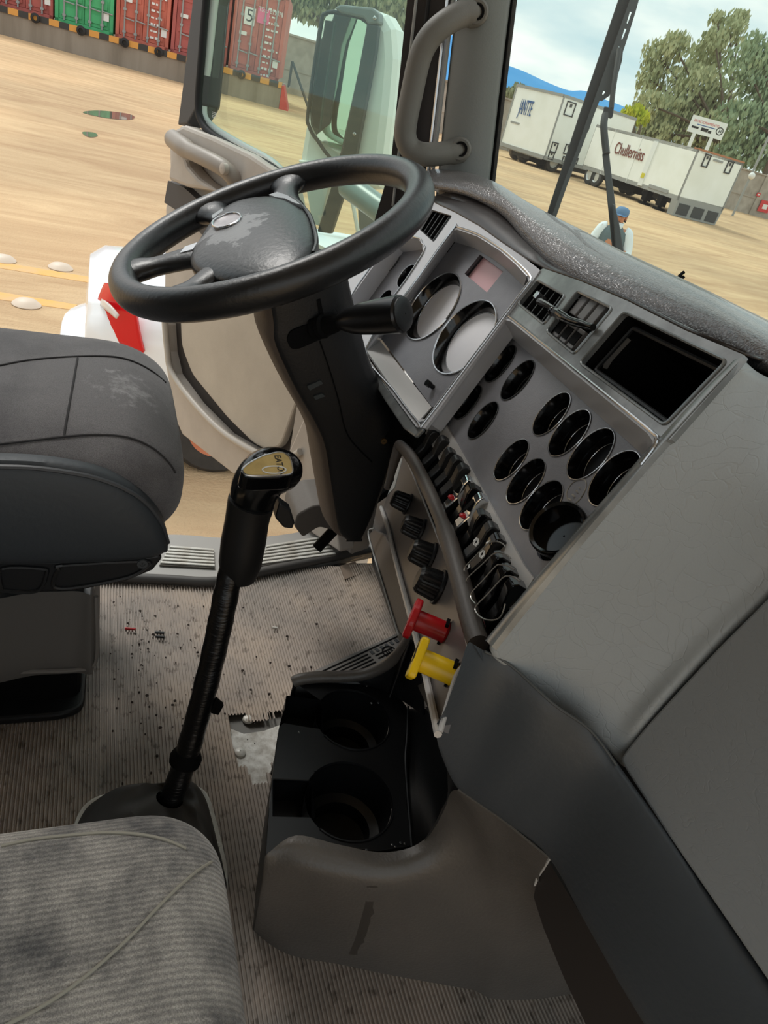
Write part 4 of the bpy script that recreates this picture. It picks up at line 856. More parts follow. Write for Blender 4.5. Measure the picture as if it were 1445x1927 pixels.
bm = BM(); tube(bm, cr([MF_.px(x, y, .002) for x, y in ((628, 22), (680, 33), (694, 46), (690, 75), (642, 296), (598, 265), (581, 236), (580, 208), (603, 48), (612, 26), (628, 22))], 3), .006, 8); obj('mirror_gasket', bm, M['darkgrey'], mir)
mp_([(612, 38), (628, 40), (606, 190), (600, 245), (590, 238), (586, 210)], .008, .0, 'painted_reflection_strip', mat('mirrored_dark_stripe', (48, 54, 54), .3))  # solid dark strip imitates a dark stripe of the mirror's reflection
mp_([(690, 44), (712, 48), (706, 100), (668, 300), (622, 440), (596, 436), (640, 296), (676, 120)], .016, -.005, 'support_bar', mat('grey_support_bar', (58, 66, 70), .35), b=.004, lab='dark grey vertical support bar')
mp_([(628, 14), (640, 8), (700, 14), (712, 24), (712, 44), (692, 46), (684, 34), (640, 24)], .02, -.02, 'top_cap', mat('grey_mirror_cap', (120, 128, 128), .3), b=.006)
bm = BM(); ball(bm, MF_.px(705, 34, .022), .006, 8); ball(bm, MF_.px(667, 252, .018), .006, 8); obj('screw', bm, M['satin'], mir)
mp_([(560, 300), (640, 312), (628, 350), (575, 345)], .004, -.04, 'lower_cap', M['trailer'], b=.006)
mp_([(576, 352), (618, 350), (600, 425), (588, 420)], .002, -.03, 'lower_housing', mat('pale_lower_housing', (206, 220, 214), .4))
bm = BM(); tube(bm, [ond(655, 350, 2.02), ond(740, 412, 1.9)], .034, 12); obj('bracket_tube', bm, mat('teal_grey_tube', (136, 156, 160), .3), mir, label='grey angled bracket tube')
bm = BM(); tube(bm, [MF_.px(658, 352, 0), MF_.px(678, 460, 0)], .007, 8); obj('brace_rod', bm, M['trailer'], mir)
mp_([(672, 372), (722, 400), (712, 440), (690, 450), (676, 430)], -.02, -.06, 'bracket_cover', mat('grey_bracket', (112, 118, 120), .5))

# ================================================================== SEATS
def fabric(name, c, c2, scale, rib=0.0, cs=6, dist=.5):
    m = mat(name, c, .95, spec=.12)
    t = m.node_tree; P_ = t.nodes['Principled BSDF']; tc = node(m, 'ShaderNodeTexCoord')
    P_.inputs['Sheen Weight'].default_value = .25; P_.inputs['Sheen Roughness'].default_value = .6
    n = node(m, 'ShaderNodeTexNoise'); n.inputs['Scale'].default_value = cs; n.inputs['Detail'].default_value = 9; n.inputs['Roughness'].default_value = .68
    r = node(m, 'ShaderNodeValToRGB'); r.color_ramp.elements[0].position = dist-.09; r.color_ramp.elements[1].position = dist+.09; r.color_ramp.elements[0].color = (*lin(c2), 1); r.color_ramp.elements[1].color = (*lin(c), 1)
    g = node(m, 'ShaderNodeTexNoise'); g.inputs['Scale'].default_value = 900; g.inputs['Detail'].default_value = 2
    gr = node(m, 'ShaderNodeValToRGB'); gr.color_ramp.elements[0].color = (.72, .72, .72, 1); gr.color_ramp.elements[1].color = (1.25, 1.25, 1.25, 1); gr.color_ramp.elements[0].position = .35; gr.color_ramp.elements[1].position = .65
    mx = node(m, 'ShaderNodeMix'); mx.data_type = 'RGBA'; mx.blend_type = 'MULTIPLY'; mx.inputs[0].default_value = 1
    b = node(m, 'ShaderNodeBump'); b.inputs['Strength'].default_value = .5; b.inputs['Distance'].default_value = .0012
    t.links.new(tc.outputs['Object'], n.inputs['Vector']); t.links.new(n.outputs['Fac'], r.inputs['Fac']); t.links.new(tc.outputs['Object'], g.inputs['Vector']); t.links.new(g.outputs['Fac'], gr.inputs['Fac'])
    t.links.new(r.outputs['Color'], mx.inputs[6]); t.links.new(gr.outputs['Color'], mx.inputs[7]); t.links.new(mx.outputs[2], P_.inputs['Base Color'])
    if rib:
        w = node(m, 'ShaderNodeTexWave'); w.bands_direction = 'X'; w.inputs['Scale'].default_value = rib; w.inputs['Distortion'].default_value = 2.2; w.inputs['Detail'].default_value = 3; w.inputs['Detail Scale'].default_value = 4
        wr = node(m, 'ShaderNodeValToRGB'); wr.color_ramp.elements[0].color = (.74, .74, .75, 1); wr.color_ramp.elements[1].color = (1.12, 1.12, 1.1, 1)
        m2 = node(m, 'ShaderNodeMix'); m2.data_type = 'RGBA'; m2.blend_type = 'MULTIPLY'; m2.inputs[0].default_value = 1
        t.links.new(tc.outputs['Object'], w.inputs['Vector']); t.links.new(w.outputs['Fac'], wr.inputs['Fac']); t.links.new(mx.outputs[2], m2.inputs[6]); t.links.new(wr.outputs['Color'], m2.inputs[7]); t.links.new(m2.outputs[2], P_.inputs['Base Color'])
        t.links.new(w.outputs['Fac'], b.inputs['Height'])
    else: t.links.new(g.outputs['Fac'], b.inputs['Height'])
    t.links.new(b.outputs['Normal'], P_.inputs['Normal'])
    return m
M['seat_dark'] = fabric('dark_grey_seat_fabric', (104, 101, 102), (82, 79, 81), 1, cs=4)
M['seat_light'] = fabric('stained_ribbed_grey_fabric', (158, 153, 147), (78, 77, 78), 1, rib=55, cs=7, dist=.49)

def cushion_rows(xc, hx, yb, yf, zb, zt, rc, crown, nose, n=26, m=36, ex=3.2):
    """rows of closed loops in the XZ plane from back to front; rc: plan corner radius, nose: front rounding height"""
    rows = []
    for i in range(n+1):
        s = i/n; s = 1-(1-s)**2.2; y = yb+(yf-yb)*s
        d = max(0, y-(yf-rc)); k = math.sqrt(max(0, 1-(d/rc)**2)); h = hx-rc*.75+rc*.75*k if d > 0 else hx
        dn = max(0, y-(yf-nose)); kn = math.sqrt(max(0, 1-(dn/nose)**2))
        zc = zb+(zt-zb)*.55; up_ = (zt-zc)*(.25+.75*kn); dn_ = (zc-zb)*(.45+.55*kn)
        row = []
        for j in range(m):
            a = 2*math.pi*j/m; c, s_ = math.cos(a), math.sin(a)
            x = h*math.copysign(abs(c)**(2/ex), c); zz = math.copysign(abs(s_)**(2/ex), s_)
            z = zc+(up_ if zz > 0 else dn_)*zz + (crown*(1-(x/hx)**2)*kn if zz > 0 else 0)
            row.append(V((xc+x, y, z)))
        rows.append(row)
    return rows
# chalky scuff worn into the driver's cushion
def scuff(m, at, col, reach, gain):
    t = m.node_tree; P_ = t.nodes['Principled BSDF']; old = P_.inputs['Base Color'].links[0].from_socket
    tc = node(m, 'ShaderNodeTexCoord'); no = node(m, 'ShaderNodeTexNoise'); no.inputs['Scale'].default_value = 55; no.inputs['Detail'].default_value = 8; no.inputs['Roughness'].default_value = .7
    vd = node(m, 'ShaderNodeVectorMath'); vd.operation = 'DISTANCE'; vd.inputs[1].default_value = at; ma = node(m, 'ShaderNodeMath'); ma.operation = 'MULTIPLY_ADD'; ma.inputs[1].default_value = -reach
    r = node(m, 'ShaderNodeValToRGB'); r.color_ramp.elements[0].position = .36; r.color_ramp.elements[1].position = .62; r.color_ramp.elements[1].color = (gain, gain, gain, 1)
    mx = node(m, 'ShaderNodeMix'); mx.data_type = 'RGBA'; mx.inputs[7].default_value = (*lin(col), 1); lk = t.links.new
    lk(tc.outputs['Object'], no.inputs['Vector']); lk(tc.outputs['Object'], vd.inputs[0]); lk(vd.outputs['Value'], ma.inputs[0]); lk(no.outputs['Fac'], ma.inputs[2]); lk(ma.outputs[0], r.inputs['Fac']); lk(r.outputs['Color'], mx.inputs[0]); lk(old, mx.inputs[6]); lk(mx.outputs[2], P_.inputs['Base Color'])
# driver seat
ds = thing('driver_seat', (-1.115, -.2, 0), 'dark grey cloth driver seat behind the steering wheel', 'seat')
rows = cushion_rows(-1.115, .25, -.55, .135, .40, .592, .13, .012, .12)
bm = BM(); g = grid(bm, rows, cu=True); cap(bm, g[0], True); cap(bm, g[-1]); cu_ = obj('cushion', bm, M['seat_dark'], ds, sub=1)
def seam(pts, nm, m_, par, r=.0022): bm = BM(); tube(bm, cr(pts, 8), r, 6); return obj(nm, bm, m_, par)
def on_top(x, y, X0=-1.115, hx=.25): return x, y
# side bolster of charcoal vinyl with piping
val_top = [(-330, 876), (-60, 878), (0, 879), (60, 881), (120, 888), (180, 900), (235, 921), (275, 948), (303, 985), (316, 1022)]
val_bot = [(-330, 1061), (-60, 1061), (0, 1061), (60, 1061), (120, 1060), (180, 1058), (235, 1055), (275, 1051), (296, 1046), (312, 1034)]
VX = [-.862, -.858, -.857, -.856, -.856, -.857, -.859, -.863, -.868, -.876]
bm = BM(); A_ = [onx(x, y, X) for (x, y), X in zip(val_top, VX)]; B_ = [onx(x, y, X) for (x, y), X in zip(val_bot, VX)]
loft(bm, [[p+V((-.03, 0, .003)) for p in A_], A_, [a.lerp(b, .5)+V((.012, 0, 0)) for a, b in zip(A_, B_)], B_, [p+V((-.05, 0, -.004)) for p in B_]], 4, 4)
vv = obj('side_bolster', bm, mat('blue_charcoal_vinyl', (52, 56, 60), .55, bump=.3, bs=120, spec=.45), ds, label='blue charcoal vinyl side bolster')
seam([p+V((.001, 0, .001)) for p in A_], 'piping', mat('dark_piping', (60, 62, 66), .5), ds, .0032)
# welt seams over the cloth (raised on its surface)
from mathutils.bvhtree import BVHTree
def drop(rows_, x, y, dz=.0008):
    best = None
    for r in (rows_,):
        pass
    return None
bmt = BM(); grid(bmt, rows, cu=True); bvh = BVHTree.FromBMesh(bmt)
def hit(x, y, off=.0005):
    loc, nrm, _, _ = bvh.ray_cast(CAM, ray(x, y).normalized()); return (loc + (CAM-loc).normalized()*off) if loc else None
scuff(M['seat_dark'], hit(240, 728)-WL[cu_.name], (170, 168, 168), 3.2, .75)
seam_m = mat('seat_seam', (44, 42, 43), .9)
for pl in ([(-2, 688), (60, 677), (140, 671), (210, 671), (250, 680), (285, 698), (312, 720)], [(-2, 836), (60, 829), (120, 822), (180, 818), (240, 823), (285, 842), (315, 868), (330, 890)], [(146, 674), (138, 720), (128, 775), (120, 822)]):
    q = [hit(x, y) for x, y in pl]; q = [p for p in q if p]
    if len(q) > 2: seam(q, 'seam', seam_m, ds, .0016)
# chalky scuff is part of the cloth colour variation; plastic skirt under the bolster
def xpoly(pts, X, th, nm, m_, par, bevel=0, label=None, rr_=0):
    q = [onx(x, y, X) for x, y in pts]; q = round_poly(q, rr_) if rr_ else q
    bm = BM(); prism(bm, q, V((-th, 0, 0))); return obj(nm, bm, m_, par, smooth=False, bevel=bevel, label=label)
xpoly([(-330, 1056), (120, 1056), (240, 1052), (300, 1044), (306, 1052), (288, 1074), (240, 1094), (150, 1112), (0, 1119), (-330, 1120)], -.866, .38, 'skirt', M['black'], ds, .006)
bm = BM()
for pl in ([(4, 1070), (78, 1070), (88, 1078), (70, 1112), (10, 1112), (2, 1104)], [(118, 1064), (268, 1056), (276, 1066), (240, 1086), (150, 1104), (108, 1106), (100, 1096), (110, 1072)]):
    q = cr([onx(x, y, -.8645) for x, y in pl], 4, True); tube(bm, q+[q[0]], .003, 6, caps=False)
obj('skirt_ribs', bm, M['column'], ds)
f = axis_frame(onx(268, 1060, -.863), (1, 0, 0)); bm = BM(); lathe(bm, f, [(.008, 0), (.0075, .003), (.004, .003), (.0035, .001), (.001, .001)], 14); obj('bolt', bm, M['darkgrey'], ds)
# suspension cover and base
bm = BM(); top = [onx(x, y, -.925) for x, y in ((-80, 1112), (60, 1114), (150, 1112), (178, 1112))]; md = [onx(x, y, X) for (x, y), X in zip(((-80, 1200), (60, 1200), (140, 1200), (183, 1200)), (-.925, -.925, -.93, -.928))]
lo_ = [onx(x, y, X) for (x, y), X in zip(((-80, 1258), (60, 1256), (140, 1252), (182, 1236)), (-.915, -.913, -.913, -.918))]; l2 = [onx(x, y, -.92) for x, y in ((-80, 1272), (60, 1270), (150, 1266), (178, 1258))]
back = lambda r: [p+V((-.36, 0, 0)) for p in reversed(r)]
rws = [r+[r[-1]+V((-.18, .004, 0))]+back(r) for r in (top, md, lo_, l2)]
grid(bm, [cr(r, 3, True) for r in rws], cu=True); obj('suspension_cover', bm, mat('grey_suspension_vinyl', (96, 93, 90), .6, bump=.25, bs=14), ds, sub=1)
bm = BM(); tube(bm, cr([onx(x, y, -.914) for x, y in ((-80, 1266), (60, 1264), (150, 1260), (174, 1252), (181, 1238), (183, 1200), (181, 1122))], 5), .0035, 6); obj('cover_piping', bm, mat('grey_piping', (118, 114, 110), .6), ds)
bb_ = [onz(-90, 1365, .02), onz(60, 1362, .02), onz(128, 1352, .02), onz(145, 1330, .02)]
bm = BM(); prism(bm, round_poly([V((-1.33, -.55, 0)), V((-.985, -.55, 0)), V((-.985, .0, 0)), V((-1.33, .0, 0))], .03), V((0, 0, .09))); obj('base_box', bm, M['dull_black'], ds, smooth=False, bevel=.006)
bm = BM(); prism(bm, round_poly([V((-1.36, -.55, 0)), V((-.95, -.55, 0)), V((-.95, -.03, 0)), V((-.965, .005, 0)), V((-1.36, .02, 0))], .02), V((0, 0, .018))); obj('base_flange', bm, M['column'], ds, smooth=False, bevel=.005)
bm = BM(); g = grid(bm, [[V((-1.115+.24*math.copysign(abs(math.cos(a))**.5, math.cos(a))*w, -.68-.12*k+.09*math.copysign(abs(math.sin(a))**.6, math.sin(a)), .5+.75*k)) for a in [2*math.pi*i/28 for i in range(28)]] for k, w in ((0, .95), (.1, 1), (.5, 1), (.8, .94), (.95, .8), (1, .6))], cu=True); cap(bm, g[0], True); cap(bm, g[-1]); obj('backrest', bm, M['seat_dark'], ds, sub=1)

# passenger seat
ps = thing('passenger_seat', (-.24, -.2, 0), 'stained ribbed grey cloth passenger seat in the near foreground', 'seat')
rowsP = cushion_rows(-.238, .238, -.50, .140, .25, .428, .085, .006, .075, n=30, m=44, ex=4.2)
bm = BM(); g = grid(bm, rowsP, cu=True); cap(bm, g[0], True); cap(bm, g[-1]); obj('cushion', bm, M['seat_light'], ps, sub=1)
bmt = BM(); grid(bmt, rowsP, cu=True); bvh = BVHTree.FromBMesh(bmt)
pipe = mat('pale_welt', (150, 146, 134), .9)
for pl in ([(398, 1622), (370, 1640), (330, 1675), (290, 1715), (250, 1758), (205, 1800), (160, 1838), (110, 1875), (60, 1905), (10, 1930)],):
    q = [hit(x, y, .001) for x, y in pl]; q = [p for p in q if p]
    if len(q) > 2: seam(q, 'welt', pipe, ps, .0014)
q = [hit(x, y, .001) for x, y in ((2, 1592), (60, 1580), (130, 1572), (200, 1567), (260, 1570), (310, 1580), (350, 1597))]; q = [p for p in q if p]
if len(q) > 2: seam(q, 'stitch_line', pipe, ps, .0016)
bm = BM(); g = grid(bm, [[V((-.238+.23*math.copysign(abs(math.cos(a))**.5, math.cos(a))*w, -.60-.12*k+.08*math.copysign(abs(math.sin(a))**.6, math.sin(a)), .36+.72*k)) for a in [2*math.pi*i/28 for i in range(28)]] for k, w in ((0, .95), (.1, 1), (.5, 1), (.8, .94), (.95, .8), (1, .6))], cu=True); cap(bm, g[0], True); cap(bm, g[-1]); obj('backrest', bm, M['seat_light'], ps, sub=1)
bm = BM(); box(bm, Frame((-.238, -.18, 0), (1, 0, 0), (0, 1, 0), (0, 0, 1)), -.19, .19, -.3, .2, .0, .27); obj('pedestal', bm, M['black'], ps, smooth=False, bevel=.01)

# ================================================================== GEAR LEVER
gl = thing('gear_lever', (-.77, .15, 0), 'tall black taped gear lever with gold badge knob rising from the floor boot', 'gear lever')
path = [(318, 1512), (335, 1470), (350, 1425), (366, 1370), (385, 1300), (402, 1230), (416, 1165), (428, 1105), (440, 1060)]
Xs = [-.735, -.745, -.756, -.768, -.782, -.798, -.812, -.826, -.836]
lp_ = [onx(x, y, X) for (x, y), X in zip(path, Xs)]
pc = cr(lp_, 6); rd = random.Random(2)
bm = BM(); tube(bm, pc, [.0188+.0005*math.sin(i*1.3)+rd.uniform(-.0003, .0003) for i in range(len(pc))], 16); obj('taped_shaft', bm, mat('wrinkled_black_tape', (12, 12, 13), .32, bump=.6, bs=45, stretch=(1, 1, 5)), gl)
bm = BM(); f = axis_frame(lp_[2], lp_[3]-lp_[2]); lathe(bm, f, [(.019, -.012), (.0245, -.01), (.0255, 0), (.022, .008), (.018, .012)], 18); obj('tape_collar', bm, M['dull_black'], gl)
bm = BM(); c = onx(398, 1330, -.772); prism(bm, [c+V((0, -.004, -.012)), c+V((.004, .012, -.016)), c+V((.003, .018, .004)), c+V((0, .006, .016))], V((-.006, 0, 0))); obj('tape_flap', bm, M['dull_black'], gl, smooth=False)
px2m = lambda x, y, X: (onx(x, y, X)-CAM).dot(FW)/FPX
sl = [((449, 1084), 33), ((452, 1060), 40), ((458, 1020), 42), ((465, 980), 41), ((471, 950), 43), ((473, 944), 44)]
P0 = [onx(x, y, -.838) for (x, y), r in sl]; bm = BM(); tube(bm, P0, [r*px2m(*p, -.838) for p, r in sl], 22); obj('grip_sleeve', bm, mat('black_grip_sleeve', (16, 16, 17), .5), gl)
kb = [((471, 962), 41), ((475, 938), 43), ((482, 915), 46), ((494, 898), 48), ((510, 889), 49), ((526, 888), 46), ((541, 891), 39), ((553, 896), 28), ((561, 900), 10)]
P0 = [onx(x, y, -.842) for (x, y), r in kb]; P1_ = cr(P0, 4); rr_ = resample_r([r*px2m(*p, -.842) for p, r in kb], 4)
bm = BM(); tube(bm, P1_, rr_, 24); kn = obj('knob', bm, mat('glossy_black_knob', (10, 11, 12), .16, spec=.6), gl)
bd_px = [(457, 886), (460, 880), (470, 872), (492, 860.5), (510, 855), (524, 852.5), (536, 855), (545, 864), (549.5, 882), (549, 889), (545, 893), (530, 895), (485, 896), (463, 894)]
c0 = onx(505, 876, -.842+.0); nb = V((.30, -.02, .95)).normalized()
KF = axis_frame(c0 + (CAM-c0).normalized()*.040, nb)
q = [KF.px(x, y) for x, y in bd_px]; cen = sum(q, V())/len(q)
bm = BM(); rim_ = [cen+(p-cen)*1.09 for p in q]; prism(bm, round_poly(rim_, .006), nb*-.03); obj('knob_crown', bm, M['gloss_black'], kn, smooth=False, bevel=.004, seg=3)
bm = BM(); qq = cr([cen+(p-cen)*1.02+nb*.001 for p in q], 3, True); tube(bm, qq+[qq[0]], .0013, 6, caps=False); obj('badge_rim', bm, M['satin'], kn)
bm = BM(); prism(bm, [p+nb*.0012 for p in q], nb*-.004); bdg = obj('badge', bm, M['gold'], kn, smooth=False, label='gold badge plate')
a = KF.px(530, 897, .002); b = KF.px(520, 856, .002); dn = (a-b).normalized(); up_ = nb.cross(dn)
o_ = KF.px(526, 876, .0014); TF = Frame(o_, dn, up_, nb); sz = (a-b).length*.27
obj('maker_name', text_mesh('EATON', TF, sz, .0004, sxy=(1.05, 1.25)), M['ink_black'], bdg, smooth=False, label='black EATON lettering')
bm = BM(); f = Frame(KF.px(516, 884, .0016), KF.px(540, 884, .0016)-KF.px(500, 885, .0016), up_, nb); f.u = f.n.cross(f.a)
ring = [f.pt(.016*math.cos(2*math.pi*i/24), .0065*math.sin(2*math.pi*i/24)) for i in range(25)]; tube(bm, ring, .0009, 6, caps=False); obj('badge_glare_ring', bm, M['ink_white'], bdg, label='pale oval ring of painted glare')  # white oval paints the ring of glare across the letters
bm = BM(); cs_ = [onx(x, y, -.835) for x, y in ((526, 946), (548, 962), (555, 985), (551, 996), (534, 994), (518, 976))]; prism(bm, cs_, V((-.022, 0, 0))); obj('range_switch', bm, M['black'], gl, smooth=False, bevel=.003)
# boot
neck = lp_[0]+V((0, 0, .012)); ring_px = [(150, 1535), (170, 1512), (200, 1500), (250, 1497), (300, 1490), (345, 1485), (372, 1486), (388, 1500), (400, 1540), (412, 1590), (424, 1640), (420, 1700), (250, 1700), (120, 1640)]
rw = [onz(x, y, .004) for x, y in ring_px]
bm = BM(); qr = round_poly([p+V((0, 0, .003)) for p in rw], .02); tube(bm, qr+[qr[0]], .0045, 8, caps=False); bt = obj('boot_flange', bm, M['alu'], gl, label='bright metal boot ring')
bm = BM(); prism(bm, round_poly(rw, .02), V((0, 0, .003))); obj('boot_plate', bm, M['dull_black'], gl, smooth=False)
n = 40; base = resample(cr(rw, 4, True), n, True); cb = sum(base, V())/n
base = [cb+(p-cb)*.965+V((0, 0, .007)) for p in base]; rowsB = [base]
k0 = min(range(n), key=lambda i: math.atan2(0, 1) if False else (base[i]-(cb+V((1, 0, 0)))).length)
fn_ = axis_frame(neck, lp_[1]-lp_[0]); circ_ = [fn_.pt(.022*math.cos(t), .022*math.sin(t)) for t in [2*math.pi*i/n for i in range(n)]]
best = min(range(n), key=lambda s: sum((circ_[(i+s) % n]-base[i]).length for i in range(n))); bestr = min(range(n), key=lambda s: sum((circ_[(s-i) % n]-base[i]).length for i in range(n)))
fw_ = sum((circ_[(i+best) % n]-base[i]).length for i in range(n)); rv_ = sum((circ_[(bestr-i) % n]-base[i]).length for i in range(n))
cc = [circ_[(i+best) % n] if fw_ <= rv_ else circ_[(bestr-i) % n] for i in range(n)]
for t_, dz, w in ((.12, .018, 0), (.3, .03, .006), (.5, .034, .0), (.68, .03, .007), (.85, .012, .002), (1, 0, 0)):
    rowsB.append([base[i].lerp(cc[i], t_)+V((0, 0, dz*.7+w*math.sin(i*2*math.pi*5/n))) for i in range(n)])
bm = BM(); grid(bm, rowsB, cu=True); obj('rubber_boot', bm, mat('dusty_rubber_boot', (58, 55, 52), .6, bump=.3, bs=40), gl, sub=1)
for x, y in ((392, 1532), (410, 1590)):
    p = onz(x, y, .011); bm = BM(); lathe(bm, axis_frame(p, (0, 0, 1)), [(.005, -.002), (.0045, .002), (.001, .003)], 12); obj('boot_screw', bm, M['alu'], gl)

# ================================================================== STEERING COLUMN
sc_ = thing('steering_column', (-1.11, .45, .0), 'black steering column cover with dusty side coloured as lit under the wheel', 'steering column')
NX = -1.035
Aq = [(508, 560), (516, 610), (518, 645), (541, 700), (566, 749), (594, 797), (613, 842), (623, 904), (632, 965), (640, 1004), (652, 1016)]
Bq = [(648, 525), (659, 575), (676, 640), (690, 690), (706, 725), (722, 758), (742, 805), (744, 850), (728, 905), (702, 975), (682, 1016)]
stA = [onx(x, y, NX) for x, y in Aq]; stB = [onx(x, y, NX) for x, y in Bq]
rows = []; rrows = []
for a, b in zip(stA, stB):
    d = (b-a)
    rows.append([a+V((-.005, 0, 0)), a+V((.0, 0, 0))+d*.06, a+d*.4+V((.004, 0, 0)), a+d*.85+V((.002, 0, 0)), b+V((-.01, 0, 0)), b+V((-.035, .012, .004)), b+V((-.125, .012, .004)), b+V((-.15, 0, 0))])
    rrows.append([a+d*.0+V((-.004, 0, 0)), a-d.normalized()*.010+V((-.02, 0, 0)), a-d.normalized()*.016+V((-.075, 0, 0)), a-d.normalized()*.010+V((-.13, 0, 0)), a+V((-.15, 0, 0)), a+d*.5+V((-.155, 0, 0)), b+V((-.15, 0, 0))])
bm = BM(); loft(bm, rows, 3, 4); obj('near_cover', bm, M['column'], sc_, smooth=55)
bm = BM(); loft(bm, rrows, 3, 4); obj('rear_cover', bm, M['column_side'], sc_, smooth=55, label='dusty brown rear cover, colour painted as lit')
bm = BM(); cap(bm, [bm.verts.new(p) for p in (stA[-1], stB[-1], stB[-1]+V((-.15, 0, 0)), stA[-1]+V((-.15, 0, 0)))]); obj('bottom_cap', bm, M['column'], sc_, smooth=False, solid=.004)
XF_ = Frame((NX+.006, 0, 0), (0, 1, 0), (0, 0, 1), (1, 0, 0))
def xp(pts, w1, w0, nm, m_, par, b=0, r_=0, label=None): return px_prism(XF_, pts, w1, w0, nm, m_, par, bevel=b, rr_=r_, label=label)
xp([(540, 640), (546, 624), (566, 615), (640, 592), (652, 606), (644, 622), (600, 640), (560, 658), (546, 656)], .0015, -.02, 'stalk_slot_shade', M['dull_black'], sc_, r_=.012)  # raised black plate stands in for the shaded recess around the stalk
xp([(596, 565), (603, 563), (612, 606), (604, 608)], .0005, -.01, 'cover_seam', M['dull_black'], sc_)
bm = BM(); tube(bm, cr([XF_.px(x, y, .0) for x, y in ((602, 642), (620, 695), (637, 752), (655, 820), (700, 870))], 5), .0012, 6); obj('cover_joint', bm, M['dull_black'], sc_)
for pl in ([(578, 727), (603, 716), (608, 722), (583, 735)], [(590, 747), (606, 741), (612, 746), (594, 753)]):
    xp(pl, .0012, -.002, 'scuff_mark', mat('grey_scuff', (62, 66, 66), .7), sc_, label='light grey scuff')
f = axis_frame(onx(722, 830, NX+.004), (1, 0, 0)); bm = BM(); lathe(bm, f, [(.006, -.01), (.0055, .002), (.001, .002)], 12); obj('cover_screw', bm, mat('brass_screw', (120, 98, 66), .4, metal=.7), sc_)
# stalk
s0, s1 = onx(590, 618, -1.03), onx(640, 606, -1.0); e0, e1 = onx(660, 603, -.985), onx(762, 590, -.915)
bm = BM(); tube(bm, [s0, s1, e0], [.016, .012, .016], 14); lathe(bm, axis_frame(s0.lerp(s1, .2), e1-s0), [(.014, 0), (.018, .004), (.018, .01), (.013, .014)], 16); st = obj('stalk_root', bm, M['dull_black'], sc_)
d = (e1-e0).normalized(); L_ = (e1-e0).length; f = axis_frame(e0, d)
bm = BM(); lathe(bm, f, [(.012, -.02), (.019, 0), (.0225, .02), (.025, L_*.5), (.0265, L_*.85), (.0265, L_*.93), (.024, L_*.96)], 28, (True, False)); stk = obj('turn_signal_stalk', bm, mat('black_stalk', (15, 15, 16), .3), sc_, label='thick black turn signal stalk')
bm = BM(); lathe(bm, f, [(.0235, L_*.95), (.0235, L_*.985), (.021, L_*1.0), (.012, L_*1.008), (.001, L_*1.01)], 28); obj('stalk_end_cap', bm, M['black'], stk)
# shaft under the hub
Nw = V((0.0171, -.4891, .8721)); cW = V((-1.105, .24, .86)); E1 = V((.99939, .0349, 0)); E2 = Nw.cross(E1); WF_ = Frame(cW, E1, E2, Nw)
bm = BM(); lathe(bm, WF_, [(.045, -.16), (.052, -.10), (.058, -.05), (.05, -.03)], 24, (True, True)); obj('column_neck', bm, M['column'], sc_)

# ================================================================== STEERING WHEEL
sw = thing('steering_wheel', cW-Nw*.03, 'large black four spoke steering wheel with peeling hub pad', 'steering wheel')
bm = BM(); rows = []
for i in range(96):
    t_ = 2*math.pi*i/96; c = WF_.pt(.2285*math.cos(t_), .2285*math.sin(t_)); rv = (c-cW).normalized()
    rows.append([c+rv*(.0212*math.cos(p))+Nw*(.0232*math.sin(p)) for p in [2*math.pi*j/18 for j in range(18)]])
grid(bm, rows, cu=True, cv=True); obj('rim', bm, M['wheel'], sw)
for ang, wr in ((158, .030), (-163, .026), (-102, .026), (-50, .030)):
    t_ = math.radians(ang); dr = E1*math.cos(t_)+E2*math.sin(t_); tg = Nw.cross(dr); rows = []
    for s, hw, th_, dz in ((.05, .05, .014, -.012), (.10, .040, .015, -.008), (.14, .027, .014, -.005), (.18, .022, .013, -.003), (.203, .031, .015, -.001), (.228, wr*1.5, .016, 0)):
        c = cW+dr*s+Nw*dz; rows.append([c+tg*(hw*math.cos(p))+Nw*(th_*math.sin(p)) for p in [2*math.pi*j/16 for j in range(16)]])
    bm = BM(); grid(bm, [[c_[i] for c_ in [cr([r[j] for r in rows], 4) for j in range(16)]] for i in range(21)], cu=True); sp = obj('spoke', bm, M['wheel'], sw)
    if ang in (-163, -102):
        bm = BM(); c = cW+dr*.125+Nw*.009; prism(bm, [c+tg*-.014-dr*.014, c+tg*.012-dr*.008, c+tg*.010+dr*.012, c-tg*.012+dr*.006], Nw*-.004); obj('bare_patch', bm, M['satin'], sp, smooth=False, label='bare metal where the cover has torn')
hub_px = [(362, 505), (356, 478), (372, 452), (398, 412), (430, 385), (470, 372), (520, 369), (556, 380), (580, 402), (592, 436), (590, 470), (565, 500), (520, 520), (470, 528), (410, 524)]
o2 = cr([V((*WF_.puv(x, y, .004), 0)) for x, y in hub_px], 3, True); hc = sum(o2, V())/len(o2)
hubm = mat('cracked_hub_pad', (28, 29, 32), .36, bump=.35, bs=120, spec=.5)
t = hubm.node_tree; P_ = t.nodes['Principled BSDF']; tc = node(hubm, 'ShaderNodeTexCoord'); no = node(hubm, 'ShaderNodeTexNoise'); no.inputs['Scale'].default_value = 18; no.inputs['Detail'].default_value = 8; no.inputs['Roughness'].default_value = .6
r = node(hubm, 'ShaderNodeValToRGB'); r.color_ramp.elements[0].position = .50; r.color_ramp.elements[1].position = .53; r.color_ramp.elements[0].color = (*lin((24, 25, 27)), 1); r.color_ramp.elements[1].color = (*lin((120, 121, 123)), 1)
vm = node(hubm, 'ShaderNodeVectorMath'); vm.operation = 'DISTANCE'; ad = node(hubm, 'ShaderNodeMath'); ad.operation = 'MULTIPLY_ADD'; ad.inputs[1].default_value = -4.2; sb_ = node(hubm, 'ShaderNodeMath'); sb_.operation = 'ADD'; sb_.inputs[1].default_value = .24
